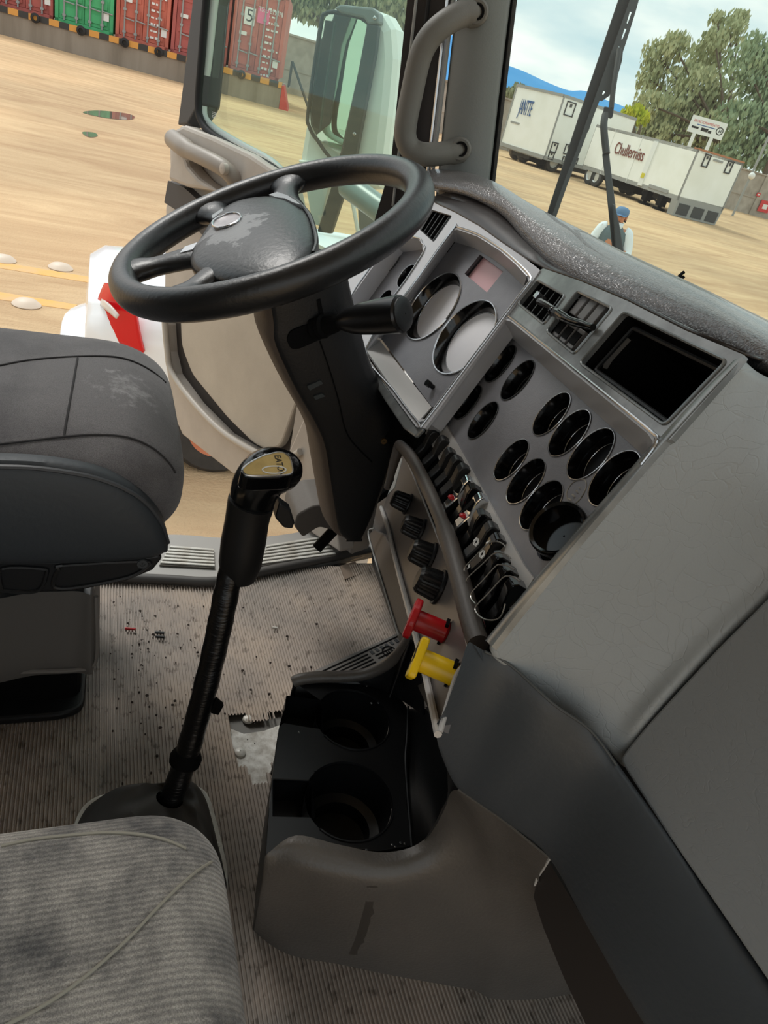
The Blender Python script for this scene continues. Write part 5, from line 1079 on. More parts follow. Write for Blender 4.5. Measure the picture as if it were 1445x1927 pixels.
t.links.new(tc.outputs['Object'], no.inputs['Vector']); t.links.new(tc.outputs['Object'], vm.inputs[0]); t.links.new(vm.outputs['Value'], ad.inputs[0]); t.links.new(no.outputs['Fac'], ad.inputs[2]); t.links.new(ad.outputs[0], sb_.inputs[0]); t.links.new(sb_.outputs[0], r.inputs['Fac']); t.links.new(r.outputs['Color'], P_.inputs['Base Color'])
bm = BM(); rows = []
for s, w in ((.96, -.03), (1.0, -.015), (1.0, -.003), (.97, .004), (.9, .009), (.75, .0145), (.5, .019), (.25, .0205), (.03, .021)):
    rows.append([WF_.pt(hc.x+(p.x-hc.x)*s, hc.y+(p.y-hc.y)*s, w) for p in o2])
g = grid(bm, rows, cu=True); cap(bm, g[-1]); cap(bm, g[0], True); hub = obj('hub_pad', bm, hubm, sw, smooth=50)
eu, ev = WF_.puv(428, 418, .018); ec = WF_.pt(eu, ev, .019)
hc_w = WL[hub.name]; vm.inputs[1].default_value = (ec+E1*.03+E2*-.005)-hc_w
f = Frame(WF_.pt(eu, ev, .0185), E1, E2, Nw); bm = BM(); ov = [f.pt(.0325*math.cos(2*math.pi*i/36), .0225*math.sin(2*math.pi*i/36), .002) for i in range(36)]; prism(bm, ov, Nw*-.010); em = obj('emblem', bm, mat('pale_emblem', (176, 170, 172), .3, metal=.3, c2=(150, 144, 148), cs=60), sw, smooth=False, label='oval silver emblem')
bm = BM(); tube(bm, [p+Nw*.001 for p in ov]+[ov[0]+Nw*.001], .0018, 8, caps=False); obj('emblem_ring', bm, M['satin'], em)
bm = BM(); pts = [V((*WF_.puv(x, y, .008), 0)) for x, y in ((545, 366), (562, 378), (580, 398), (590, 425), (594, 450), (588, 470))]; tube(bm, cr([WF_.pt(p.x, p.y, .004) for p in pts], 5), .003, 8); obj('pad_welt', bm, M['wheel'], sw)
for pl in ([(506, 366), (521, 361), (540, 367), (556, 377), (566, 385), (552, 381), (536, 373), (520, 371)], [(398, 405), (418, 392), (420, 396), (400, 411)]):
    bm = BM(); prism(bm, [WF_.px(x, y, .012) for x, y in pl], Nw*-.008); obj('torn_edge', bm, mat('pale_torn_edge', (150, 156, 160), .4), sw, smooth=False, label='pale torn edge of the pad')

# ================================================================== PEDALS
pd = thing('clutch_pedal', onx(600, 1010, -1.22), 'dusty rubber clutch pedal behind the column foot', 'pedal')
bm = BM(); q = [onx(x, y, -1.22) for x, y in ((553, 990), (560, 968), (590, 952), (620, 950), (640, 975), (632, 1000), (600, 992), (570, 1012))]; prism(bm, round_poly(q, .008), V((-.11, .0, .0))); obj('pedal_pad', bm, mat('dusty_pedal_rubber', (104, 98, 92), .7, bump=.5, bs=60), pd, bevel=.004)
bm = BM(); tube(bm, [onx(596, 1032, -1.22), onx(640, 985, -1.23)], .012, 8); tube(bm, [onx(640, 985, -1.23), V((-1.22, .70, .45)), V((-1.22, .835, .6))], .012, 8); obj('pedal_arm', bm, M['dull_black'], pd)
pe = thing('rubber_scrap', onz(668, 1085, .02), 'curled scrap of ribbed mat at the front corner of the sill', 'scrap')
bm = BM(); q = [onz(x, y, .004) for x, y in ((640, 1066), (668, 1058), (680, 1080), (648, 1092))]; prism(bm, q, V((0, 0, .003))); obj('scrap_sheet', bm, mat('pale_scrap', (138, 120, 104), .8), pe, smooth=False)

# ================================================================== DASHBOARD
G = panel_frame((-.66, .51, .80), -13, 24)
K = panel_frame((-1.05, .545, .777), 0, 26)
da = thing('dashboard', (-.8, .55, .3), 'wraparound truck dashboard with gauge panels, switches, padded brow and grey vinyl side', 'dashboard')
RW = .035                                             # height of the raised rims over the recessed gauge plates
def PX(f, pts, w=0): return [f.px(x, y, w) for x, y in pts]
def strip(name, A, B, m, th=.004, label=None, parent=None):
    bm = BM(); grid(bm, [A, B]); return obj(name, bm, m, parent or da, solid=th, label=label, smooth=False)
# ---- right gauge panel
gc = [(941.8, 684.8), (974, 716), (880.6, 757.7), (909, 791.6), (1038, 779.8), (1071.6, 815.5), (1111.4, 855), (1156, 901), (962.3, 865.7), (989.5, 906), (1018.8, 951.5), (1053.6, 1004)]
gd = [.0655, .0655, .062, .063, .0625, .064, .066, .066, .0615, .064, .0655, .066]
gf = [G.at(G.px(x, y, 0)) for x, y in gc]
for f in gf: f.a = f.a*.87            # the openings are slightly taller than wide
plate = PX(G, [(955, 630), (966, 632), (1209, 846), (1226, 868), (1186, 912), (1100, 1010), (1008, 1108), (985, 1062), (832, 787)])
bm = BM(); holes_plate(bm, plate, [circ(f, d/2) for f, d in zip(gf, gd)], G.n*-.005); gp_ = obj('gauge_plate', bm, M['panel'], da, smooth=False)
def gauge(f, D, m_rim, m_cone, m_dial, depth=.02, inner=.74, par=None, label=None, lip=.0006):
    r = D/2; bm = BM()
    lathe(bm, f, [(r*1.0, -.006), (r*1.0, lip), (r*.965, lip+.0004), (r*.93, -.002), (r*inner, -depth), (r*inner, -depth-.004)], 40); g = obj('gauge', bm, m_cone, par or da, smooth=45, label=label)
    bm = BM(); tube(bm, circ(f, r*.985, lip+.0004, 40)+[circ(f, r*.985, lip+.0004, 40)[0]], .0006*D/.056, 6, caps=False); tube(bm, circ(f, r*(inner+.02), -depth*.9, 40)+[circ(f, r*(inner+.02), -depth*.9, 40)[0]], .0005, 6, caps=False); obj('gauge_ring', bm, m_rim, g)
    bm = BM(); cap(bm, [bm.verts.new(p) for p in circ(f, r*inner*1.02, -depth-.001, 32)]); obj('dial', bm, m_dial, g, solid=.002, smooth=False)
    return g
for i, (f, d) in enumerate(zip(gf, gd)):
    if i == 11: continue
    gauge(f, d, M['darkgrey'] if i < 4 else M['satin'], M['gloss_black'], M['dial'] if i not in (5, 6) else M['paledial'] if False else M['dial'])
# the last gauge has worked loose and sticks out of its hole
f = G.at(gf[11].o).tilt(math.radians(-16), math.radians(14)); f = f.at(f.pt(.004, .002, .012)); bm = BM(); r = .029
lathe(bm, f, [(r*.92, -.03), (r*.92, -.004), (r*1.06, -.003), (r*1.06, .004), (r*1.0, .006), (r*.9, .004), (r*.8, -.012), (r*.8, -.014), (.001, -.014)], 40); lg = obj('loose_gauge', bm, M['gloss_black'], da, smooth=45, label='black gauge hanging out of its hole')
bm = BM(); lathe(bm, gf[11], [(.028, -.002), (.027, -.022), (.001, -.022)], 24); obj('empty_socket', bm, M['dull_black'], da)
# scuffs and the pale glue spot on the plate
sc1 = mat('faint_scuff', (76, 75, 76), .6); gl1 = mat('dried_glue', (176, 170, 158), .8, c2=(120, 116, 110), cs=120)
bm = BM(); q = cr(PX(G, [(1066, 928), (1078, 908), (1098, 902), (1103, 915), (1092, 938), (1074, 950)], .0004), 4, True); tube(bm, q+[q[0]], .0006, 5, caps=False)
for c in ((1080, 933, .004), (1086, 925, .003), (1073, 940, .0035), (1091, 918, .0025)): p = G.px(c[0], c[1], .0004); ball(bm, p, c[2], 8, (1, .6, .12))
obj('glue_spot', bm, gl1, gp_, label='pale dried glue spot')
# walls of the recess
rimTL, rimL = [(946, 602), (953, 598), (966, 602)], [(798, 799), (870, 703), (946, 602)]
A_ = PX(G, [(796, 800), (946, 602)], RW); B_ = PX(G, [(832, 787), (955, 630)], 0); strip('recess_wall', A_, B_, M['silver'])
A_ = PX(G, [(946, 602), (954, 598), (966, 602), (1095, 706), (1226, 812), (1236, 826), (1238, 838)], RW); B_ = PX(G, [(955, 630), (960, 630), (966, 632), (1088, 739), (1209, 846), (1225, 862), (1240, 880)], 0); strip('recess_wall', A_, B_, M['silver'])
bm = BM(); tube(bm, cr(PX(G, [(796, 800), (870, 703), (944, 604), (954, 598), (967, 602), (1095, 706), (1224, 811), (1234, 824), (1232, 838), (1205, 874)], RW+.001), 4), .0018, 8); obj('rim_bead', bm, M['satin'], da)
# switch bay and silver strip
strip_px = [(832, 787), (985, 1062), (1004, 1088), (985, 1118), (962, 1150), (950, 1128), (930, 1098), (830, 872), (800, 815), (806, 800)]
bm = BM(); prism(bm, PX(G, strip_px, .004), G.n*-.006); obj('switch_strip', bm, M['brightsilver'], da, smooth=False, label='light silver strip beside the switches')
bm = BM(); prism(bm, PX(G, [(806, 800), (845, 835), (975, 1095), (962, 1150), (925, 1218), (905, 1212), (893, 1165), (872, 1080), (842, 990), (808, 910), (774, 848), (784, 815)], .001), G.n*-.02); obj('switch_bay', bm, M['dull_black'], da, smooth=False)
tops = [((815, 806), 'b'), ((833, 820), 'b'), ((846, 843), 'b'), ((859, 857), 'b'), ((871, 872), 'b'), ((880, 896), 'c'), ((893, 913), 'g'), ((904, 929), 'c'), ((910, 962), 'g'), ((924, 983), 'w'), ((936, 1005), 's'), ((944, 1042), 'g'), ((958, 1066), 'g'), ((973, 1092), 'g')]
for (x, y), k in tops:
    u, v = G.puv(x, y, .016); w_ = .0082; L_ = .062
    prof = [(0, .002), (0, .013), (-.003, .0165), (-.010, .017), (-.03, .011), (-.05, .0125), (-L_, .008), (-L_, .002)] if k != 'g' else [(0, .002), (0, .016), (-.004, .021), (-.012, .020), (-.034, .010), (-L_, .006), (-L_, .002)]
    bm = BM(); prism(bm, [G.pt(u-w_, v+a, b) for a, b in prof], G.a*(2*w_)); s = obj('rocker_switch', bm, M['chrome'] if k == 'c' else M['gloss_black'] if k in 'gs' else M['knob'], da, smooth=False, bevel=.0016, label='chrome guarded rocker switch' if k == 'c' else None)
    if k == 'c':
        bm = BM(); ball(bm, G.pt(u, v-.036, .0125), .006, 12, (.9, .9, .5)); obj('red_jewel', bm, M['red'], s, label='red jewel lamp')
        bm = BM(); box(bm, G, u-.004, u+.004, v-.026, v-.012, .012, .0172); obj('switch_slot', bm, M['dull_black'], s, smooth=False)
    if k in 'sw':
        bm = BM()
        if k == 's': prism(bm, [G.pt(u-.003, v-.017, .0168), G.pt(u+.003, v-.017, .0168), G.pt(u, v-.011, .0172)], G.n*.0006); prism(bm, [G.pt(u-.003, v-.05, .0132), G.pt(u+.003, v-.05, .0132), G.pt(u, v-.056, .0116)], G.n*.0006)
        c = Frame(G.pt(u, v-.03, .0122), G.a, G.u, G.n); q = circ(c, .0042, .0, 16); tube(bm, q+[q[0]], .0005, 5, caps=False); q = circ(c, .0026, .0, 16); tube(bm, q+[q[0]], .0005, 5, caps=False)
        for sx in (-1, 1): box(bm, c, sx*.005-.0008, sx*.005+.0008, -.003, .003, -.001, .0006)
        obj('switch_symbol', bm, M['ink_white'], s, smooth=False, label='white switch symbol')
wire = mat('thin_grey_wire', (190, 186, 180), .25, metal=.8)
for pl in ([(670, 1020), (640, 985), (590, 962), (520, 960), (460, 990), (330, 1120), (220, 1235), (200, 1290)], [(730, 1150), (680, 1105), (610, 1085), (530, 1100), (400, 1220), (250, 1360), (222, 1410)], [(770, 1275), (700, 1235), (610, 1220), (555, 1240), (420, 1390), (290, 1530), (278, 1600), (330, 1665)], [(835, 1410), (770, 1365), (700, 1350), (630, 1375), (480, 1540), (335, 1690), (338, 1760), (390, 1815), (460, 1845), (560, 1842), (625, 1790), (665, 1665)]):
    bm = BM(); tube(bm, cr(PX(G, [(840+x/6.02, 860+y/6.02) for x, y in pl], .023), 5), .0008, 6); obj('loose_wire', bm, wire, da, label='thin loose wire loop')
# ---- upper band with vent, fader block and open cubby
vent_q = [(975, 571), (1011, 527), (1063, 556), (1023, 610)]; slot_q = [(1028, 623), (1086, 548), (1152, 580), (1080, 666)]; cub_q = [(1091, 683), (1174, 587), (1367, 679), (1250, 800)]
band = PX(G, [(946, 602), (1008, 512), (1022, 505), (1090, 528), (1180, 566), (1290, 622), (1400, 668), (1388, 684), (1262, 826), (1238, 838), (1236, 826), (1226, 812), (1095, 706), (966, 602), (954, 598)], RW)
H_ = [round_poly(PX(G, q, RW), .006) for q in (vent_q, slot_q, cub_q)]
bm = BM(); holes_plate(bm, band, H_, G.n*-.006); obj('upper_band', bm, M['band'], da, smooth=False)
for q in (vent_q, slot_q, cub_q):
    r = round_poly(PX(G, q, RW+.0005), .006); bm = BM(); tube(bm, r+[r[0]], .0016, 6, caps=False); obj('opening_bead', bm, M['band'], da)
def well(q, depth, nm, m_, f=G, w=RW, par=None):
    bm = BM(); A = round_poly(PX(f, q, w-.001), .005); B = [p-f.n*depth for p in A]; g = grid(bm, [A, B], cu=True); cap(bm, g[1]); return obj(nm, bm, m_, par or da, smooth=30)
def vent(f, q, w, nl, nc, nm='air_vent'):
    v = well(q, .05, nm, M['dull_black'], f, w); P = PX(f, q, w-.006)
    for k in range(nl):
        t_ = (k+.5)/nl; a, b = P[0].lerp(P[3], t_), P[1].lerp(P[2], t_); d = (b-a).normalized(); n = f.n; e_ = d.cross(n)
        bm = BM(); prism(bm, [a+e_*.0014, b+e_*.0014, b-e_*.0014, a-e_*.0014], n*-.014); obj('louvre', bm, M['column'], v, smooth=False)
    for k in range(nc):
        t_ = (k+1)/(nc+1); a, b = P[0].lerp(P[1], t_), P[3].lerp(P[2], t_); d = (b-a).normalized(); e_ = d.cross(f.n)
        bm = BM(); prism(bm, [a+e_*.0012-f.n*.012, b+e_*.0012-f.n*.012, b-e_*.0012-f.n*.012, a-e_*.0012-f.n*.012], f.n*-.02); obj('cross_vane', bm, M['column'], v, smooth=False)
    r = round_poly(P, .004); bm = BM(); tube(bm, r+[r[0]], .002, 6, caps=False); obj('vent_frame', bm, M['column'], v)
    return v
v = vent(G, vent_q, RW, 5, 3)
c = G.px(1011, 556, RW+.004); bm = BM(); box(bm, G.at(c), -.005, .005, -.005, .005, -.012, .003); obj('vent_thumb_tab', bm, M['satin'], v, smooth=False, bevel=.001)
bm = BM(); tube(bm, PX(G, [(1015, 568), (1030, 575), (1043, 582)], RW+.006), [.005, .004, .003], 8); obj('vent_lever', bm, M['gloss_black'], v)
w_ = well(slot_q, .03, 'fader_block', M['dull_black']); P = PX(G, slot_q, RW-.012)
for k in range(4):
    t0, t1 = k/4+.05, (k+1)/4-.02; a0, a1 = P[1].lerp(P[2], t0), P[1].lerp(P[2], t1); b0, b1 = P[0].lerp(P[3], t0), P[0].lerp(P[3], t1)
    for s0, s1, nm in ((.03, .45, 'grey_key'), (.58, .97, 'grey_key')):
        bm = BM(); prism(bm, [a0.lerp(b0, s0), a1.lerp(b1, s0), a1.lerp(b1, s1), a0.lerp(b0, s1)], G.n*.006); obj(nm, bm, mat('key_grey', (128, 126, 126), .5) if k == 0 and s0 < .1 else bpy.data.materials['key_grey'], w_, smooth=False, bevel=.001)
    bm = BM(); s0, s1 = .66, .9; prism(bm, [a0.lerp(b0, s0)+G.n*.0062, a1.lerp(b1, s0)+G.n*.0062, a1.lerp(b1, s1)+G.n*.0062, a0.lerp(b0, s1)+G.n*.0062], G.n*.001); obj('worn_key_mark', bm, M['dull_black'], w_, smooth=False)
bm = BM(); tube(bm, cr(PX(G, [(1052, 590), (1070, 602), (1095, 610), (1116, 616)], RW+.006), 4), [.006]*4+[.005]*5+[.004]*4, 10); obj('fader_handle', bm, M['gloss_black'], w_)
bm = BM(); tube(bm, cr(PX(G, [(1040, 586), (1052, 592), (1060, 598)], RW+.005), 3), .006, 8); ball(bm, G.px(1040, 586, RW+.006), .0065, 8); obj('fader_stub', bm, M['gloss_black'], w_)
cub = well(cub_q, .16, 'open_cubby', M['dull_black'])
bm = BM(); r = round_poly([p-G.n*.014 for p in PX(G, [(1104, 683), (1176, 603), (1352, 687), (1248, 786)], RW)], .004); tube(bm, r+[r[0]], .0025, 6, caps=False); obj('cubby_lip', bm, M['column'], cub)
ul = sum(G.uv(p)[0] for p in PX(G, [cub_q[0], cub_q[1]], RW))/2
LF = Frame(G.pt(ul+.004, 0, 0), G.n*-1, G.u, G.a)
q = [LF.px(x, y) for x, y in ((1134, 692), (1138, 674), (1150, 660), (1179, 634), (1187, 640), (1152, 678), (1142, 694))]; bm = BM(); prism(bm, q, LF.n*.0008); obj('paper_label', bm, mat('aged_label', (120, 116, 110), .7), cub, smooth=False, label='pale paper label inside the cubby')
# ---- ridge strip at the edge toward the passenger
rg = [(1396, 672), (1330, 742), (1240, 842), (1185, 905), (1100, 1002), (1000, 1122), (925, 1217)]
lf = [(1378, 676), (1312, 742), (1224, 838), (1166, 905), (1082, 1000), (984, 1116), (912, 1206)]
bm = BM(); A_ = cr(PX(G, lf, RW-.012), 4); B_ = cr(PX(G, [(x+4, y+1) for x, y in lf], RW+.001), 4); C_ = cr(PX(G, rg, RW+.001), 4); D_ = [p+G.a*.001-G.n*.006 for p in C_]
grid(bm, [A_, B_, C_, D_]); obj('ridge_trim', bm, M['band'], da, smooth=40, label='shiny silver edge trim')
ridge = PX(G, rg, RW-.002)

# ---- driver cluster
bigc = [(814, 577), (873.5, 635)]; BD = .134
bf = [K.at(K.px(x, y, 0)) for x, y in bigc]
smc = [((737, 492), .050, 0), ((765, 520), .050, 1), ((694, 548), .046, 1), ((724, 563), .040, 1)]
sf = [K.at(K.px(*c, 0)) for c, d, k in smc]
scr_q = [(903, 479), (947, 511), (916, 550), (874, 515)]
cl_floor = [(716, 636), (855, 452), (895, 464), (931, 484), (962, 508), (1000, 545), (1015, 540), (850, 775), (812, 765)]
bm = BM(); holes_plate(bm, PX(K, cl_floor), [circ(f, BD/2, seg=36) for f in bf]+[PX(K, scr_q)], K.n*-.005); kp = obj('cluster_plate', bm, M['panel'], da, smooth=False)
for f in bf:
    g = gauge(f, BD, M['satin'], M['gloss_black'], M['paledial'], .018, .80, label='large round dial with bright bezel', lip=.0012)
    bm = BM(); box(bm, Frame(f.o, (K.a+K.u).normalized(), (K.u-K.a).normalized(), K.n), -.004, .036, -.0008, .0008, -.018, -.0172); obj('needle', bm, M['ink_white'], g, smooth=False)
    bm = BM()
    for k in range(24):
        t_ = math.radians(-50+280*k/23); d = K.a*math.cos(t_)+K.u*math.sin(t_); e_ = K.n.cross(d); p = f.pt(0, 0, -.0185)
        prism(bm, [p+d*.042+e_*.0005, p+d*.046+e_*.0005, p+d*.046-e_*.0005, p+d*.042-e_*.0005], K.n*.0005)
    obj('dial_ticks', bm, M['trailergrey'], g, smooth=False)
bm = BM(); A = PX(K, scr_q); B = [p-K.n*.010 for p in A]; grid(bm, [A, B], cu=True); sc0 = obj('screen_recess', bm, M['gloss_black'], da, smooth=False)
bm = BM(); prism(bm, [p-K.n*.009 for p in A], K.n*-.003); obj('display', bm, M['screen'], sc0, smooth=False, label='pale pink display')
bm = BM(); tube(bm, PX(K, [(815.6, 729)], 0)+[K.px(815.6, 729, 0)+K.n*.014], .004, 10); tube(bm, [K.px(815.6, 729, 0)+K.n*.008, K.px(815.6, 729, 0)+K.n*.016], .0055, 10); obj('reset_peg', bm, M['gloss_black'], da)
rimK = [(688, 657), (770, 545), (852, 431), (862, 428), (902, 442), (945, 469), (975, 495), (996, 517), (998, 528), (986, 545), (890, 672), (800, 792), (786, 794), (740, 733)]
flK = [(714, 637), (780, 553), (855, 452), (862, 452), (896, 464), (931, 484), (958, 505), (978, 526)]
A_ = PX(K, rimK[:8], RW); B_ = PX(K, [(714, 637), (782, 548), (853, 454), (862, 453), (896, 464), (931, 484), (958, 505), (990, 536)], 0); strip('cluster_wall', A_, B_, M['silver'])
strip('cluster_bottom_wall', PX(K, [(688, 657), (740, 733), (786, 794)], RW), PX(K, [(712, 637), (762, 702), (812, 766)], 0), M['brightsilver'])  # separate silver tone stands for sky light on this upward-facing wall
strip('cluster_wall', PX(K, [(786, 794), (800, 792), (890, 672), (998, 528), (996, 517)], RW), [p-K.n*RW for p in PX(K, [(786, 794), (800, 792), (890, 672), (998, 528), (996, 517)], RW)], M['silver'])
bm = BM(); r = cr(PX(K, rimK, RW+.001), 3, True); tube(bm, r+[r[0]], .0018, 8, caps=False); obj('cluster_bead', bm, M['satin'], da)
lv_q = [(788, 431), (811, 394), (851, 406), (816, 456)]; lp_q = [(650, 575), (735, 455), (784, 447), (794, 458), (796, 476), (742, 556), (694, 606), (672, 606)]
fas = PX(K, [(632, 552), (700, 470), (770, 400), (806, 376), (830, 388), (856, 400), (902, 426), (942, 455), (989, 487), (1016, 508), (1008, 520), (800, 806), (783, 803), (735, 738), (682, 662), (636, 612)], RW)
bm = BM(); holes_plate(bm, fas, [round_poly(PX(K, lv_q, RW), .005), PX(K, lp_q, RW), cr(PX(K, rimK, RW), 3, True)], K.n*-.005); obj('cluster_fascia', bm, M['silver'], da, smooth=False)
vent(K, lv_q, RW, 5, 2)
r = cr(PX(K, lp_q, RW+.001), 3, True); bm = BM(); tube(bm, r+[r[0]], .0016, 8, caps=False); obj('side_bead', bm, M['satin'], da)
bm = BM(); A = PX(K, lp_q, RW-.001); grid(bm, [A, [p-K.n*(RW-.001) for p in A]], cu=True); obj('side_wall', bm, M['silver'], da, smooth=False)
bm = BM(); holes_plate(bm, PX(K, [(628, 610), (655, 560), (735, 440), (800, 430), (806, 478), (745, 565), (700, 625), (660, 625)]), [circ(f, d/2) for f, (c, d, k) in zip(sf, smc)], K.n*-.005); obj('side_gauge_plate', bm, M['panel'], da, smooth=False)
for f, (c, d, k) in zip(sf, smc): gauge(f, d, M['satin'] if k else M['darkgrey'], M['gloss_black'] if k else M['darkgrey'], M['paledial'] if k else M['darkgrey'], .016, .8, label='small round gauge with bright bezel' if k else 'small blank gauge')
px_prism(K, [(636, 600), (682, 650), (738, 735), (800, 800), (770, 850), (735, 840), (690, 760), (640, 660)], -.03, -.05, 'cluster_backing', M['dull_black'], da)
px_prism(K, [(676, 660), (684, 664), (738, 741), (782, 802), (796, 806), (780, 822), (758, 806), (722, 752), (684, 690)], RW-.004, RW-.012, 'lower_bezel', M['band'], da, bevel=.003)
# backing body behind everything
bm = BM(); box(bm, Frame((-.9, .62, .0), (1, 0, 0), (0, 1, 0), (0, 0, 1)), -.50, .42, .06, .22, .25, .93); obj('dash_body', bm, M['dull_black'], da, smooth=False)

# ---- padded brow
low = [(800, 348, 1.335), (826, 355, 1.325), (877, 366, 1.27), (940, 400, 1.19), (985, 449, 1.10), (1031, 492, 1.02), (1071, 522, .965), (1134, 561, .90), (1191, 589, .845), (1305, 641, .75), (1385, 675, .69), (1445, 699, .655), (1520, 730, .62)]
hi = [(800, 324), (816, 318), (878, 324), (928, 341), (985, 377), (1048, 411), (1090, 432), (1150, 464), (1205, 490), (1300, 534), (1370, 569), (1445, 606), (1530, 648)]
Lw = [ond(x, y, d) for x, y, d in low]; Hh = [ond(x, y, d+.10) for (x, y), (_, _, d) in zip(hi, low)]
HK = [(p, .45+.75*i/(len(Hh)-1)) for i, p in enumerate(Hh)]; md = []; fwd = V((-.35, .93, 0))
for a, b in zip(Lw, Hh):
    md.append(a.lerp(b, .30)+(CAM-a).normalized()*.030+V((0, 0, .002)))
m2 = [a.lerp(b, .60)+(CAM-a).normalized()*.034+V((0, 0, .003)) for a, b in zip(Lw, Hh)]
rows = [[p+fwd*.10+V((0, 0, -.02)) for p in Lw], [p+fwd*.02+V((0, 0, -.006)) for p in Lw], Lw, md, m2, Hh, [p+fwd*.07*k+V((0, 0, -.012)) for p, k in HK], [p+fwd*.15*k+V((0, 0, -.04)) for p, k in HK], [p+fwd*.28*k+V((0, 0, -.11)) for p, k in HK]]
bm = BM(); loft(bm, rows, 4, 4); obj('padded_brow', bm, M['pad'], da, smooth=60)
# dark underside between brow and fascia
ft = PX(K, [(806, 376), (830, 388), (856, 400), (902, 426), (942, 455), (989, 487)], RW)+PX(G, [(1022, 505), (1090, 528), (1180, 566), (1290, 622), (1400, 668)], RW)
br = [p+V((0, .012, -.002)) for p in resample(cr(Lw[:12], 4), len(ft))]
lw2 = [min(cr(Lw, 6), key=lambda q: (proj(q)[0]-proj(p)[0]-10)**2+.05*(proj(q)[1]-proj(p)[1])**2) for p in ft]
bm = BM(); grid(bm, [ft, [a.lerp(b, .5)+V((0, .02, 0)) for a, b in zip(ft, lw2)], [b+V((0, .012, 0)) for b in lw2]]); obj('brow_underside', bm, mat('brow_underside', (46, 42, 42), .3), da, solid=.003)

# ---- grey vinyl side, glovebox lid, charcoal bolster
c1 = [(1425, 700, -.436), (1345, 850, -.418), (1245, 1008, -.410), (1145, 1148, -.404), (1045, 1268, -.396), (1040, 1320, -.388)]
c2 = [(1470, 722, -.43), (1450, 890, -.395), (1425, 1040, -.378), (1295, 1182, -.372), (1170, 1325, -.362), (1112, 1372, -.356)]
c3 = [(1520, 745, -.43), (1540, 920, -.385), (1474, 1086, -.356), (1344, 1216, -.350), (1214, 1354, -.340), (1163, 1428, -.332)]
rdg = [(1396, 674), (1250, 832), (1100, 1003), (1000, 1123), (925, 1218), (932, 1232)]
rdp = [G.px(x, y, RW-.003) for x, y in rdg]; rdp[-1] = G.px(930, 1226, RW-.004)
net = [[rdp[i], onx(*c1[i]), onx(*c2[i]), onx(*c3[i]), onx(*c3[i])+V((-.006, .03, -.012))] for i in range(6)]
net[5] = [p+V((0, .014, -.014))*(1.6 if i == 0 else 1) for i, p in enumerate(net[5])]
bm = BM(); loft(bm, net, 6, 6); obj('grey_side_panel', bm, M['grey_vinyl'], da, smooth=60, solid=.006, label='light grey grained vinyl side panel')
g0, g1, g2 = onx(1163, 1432, -.331), onx(1475, 1089, -.352), onz(1460, 1874, .572)
gn = (g1-g0).cross(g2-g0).normalized(); gn = gn if gn.dot(CAM-g0) > 0 else -gn
GLF = Frame(g0, (g2-g0), gn.cross((g2-g0).normalized()), gn)
px_prism(GLF, [(1166, 1432), (1172, 1418), (1218, 1362), (1347, 1222), (1477, 1092), (1680, 900), (1700, 2200), (1462, 1872), (1361, 1724), (1262, 1580)], .004, -.03, 'glovebox_lid', M['glove'], da, bevel=.006, rr_=.012, label='darker grey glovebox lid')
top = [(884, 1208, .672), (912, 1226, .655), (962, 1253, .645), (1040, 1324, .632), (1110, 1374, .615), (1160, 1440, .597), (1260, 1581, .584), (1360, 1726, .575), (1462, 1874, .57), (1570, 2030, .567)]
bot = [(822, 1376, .545), (832, 1425, .49), (862, 1485, .432), (905, 1515, .43), (955, 1550, .43), (1032, 1613, .43), (1095, 1725, .43), (1165, 1850, .43), (1235, 1965, .43), (1310, 2090, .43)]
Tp = [onz(*p) for p in top]; Bp = [onz(*p) for p in bot]
rows = [[p+V((0, .03, -.035)) for p in Tp], Tp, [a.lerp(b, .3)+(CAM-a).normalized()*.018 for a, b in zip(Tp, Bp)], [a.lerp(b, .7)+(CAM-a).normalized()*.016 for a, b in zip(Tp, Bp)], Bp, [p+V((0, .05, -.004)) for p in Bp]]
bm = BM(); loft(bm, rows, 5, 5); obj('knee_bolster', bm, M['bolster'], da, smooth=60, label='charcoal vinyl knee bolster')
bm = BM(); tube(bm, cr([p+(CAM-p).normalized()*.001 for p in Bp[2:6]], 5), .0015, 6); obj('bolster_seam', bm, mat('light_seam', (92, 88, 82), .7), da)
bm = BM(); tube(bm, cr([p+(CAM-p).normalized()*.002 for p in Tp[1:6]], 5), .0014, 6); obj('vinyl_seam', bm, mat('grey_seam', (70, 72, 72), .6), da)

bm = BM(); box(bm, Frame((.22, .7, .57), (1, 0, 0), (0, 1, 0), (0, 0, 1)), -.30, .36, -.19, .2, 0, .38); obj('passenger_dash', bm, M['glove'], da, smooth=False, bevel=.02)
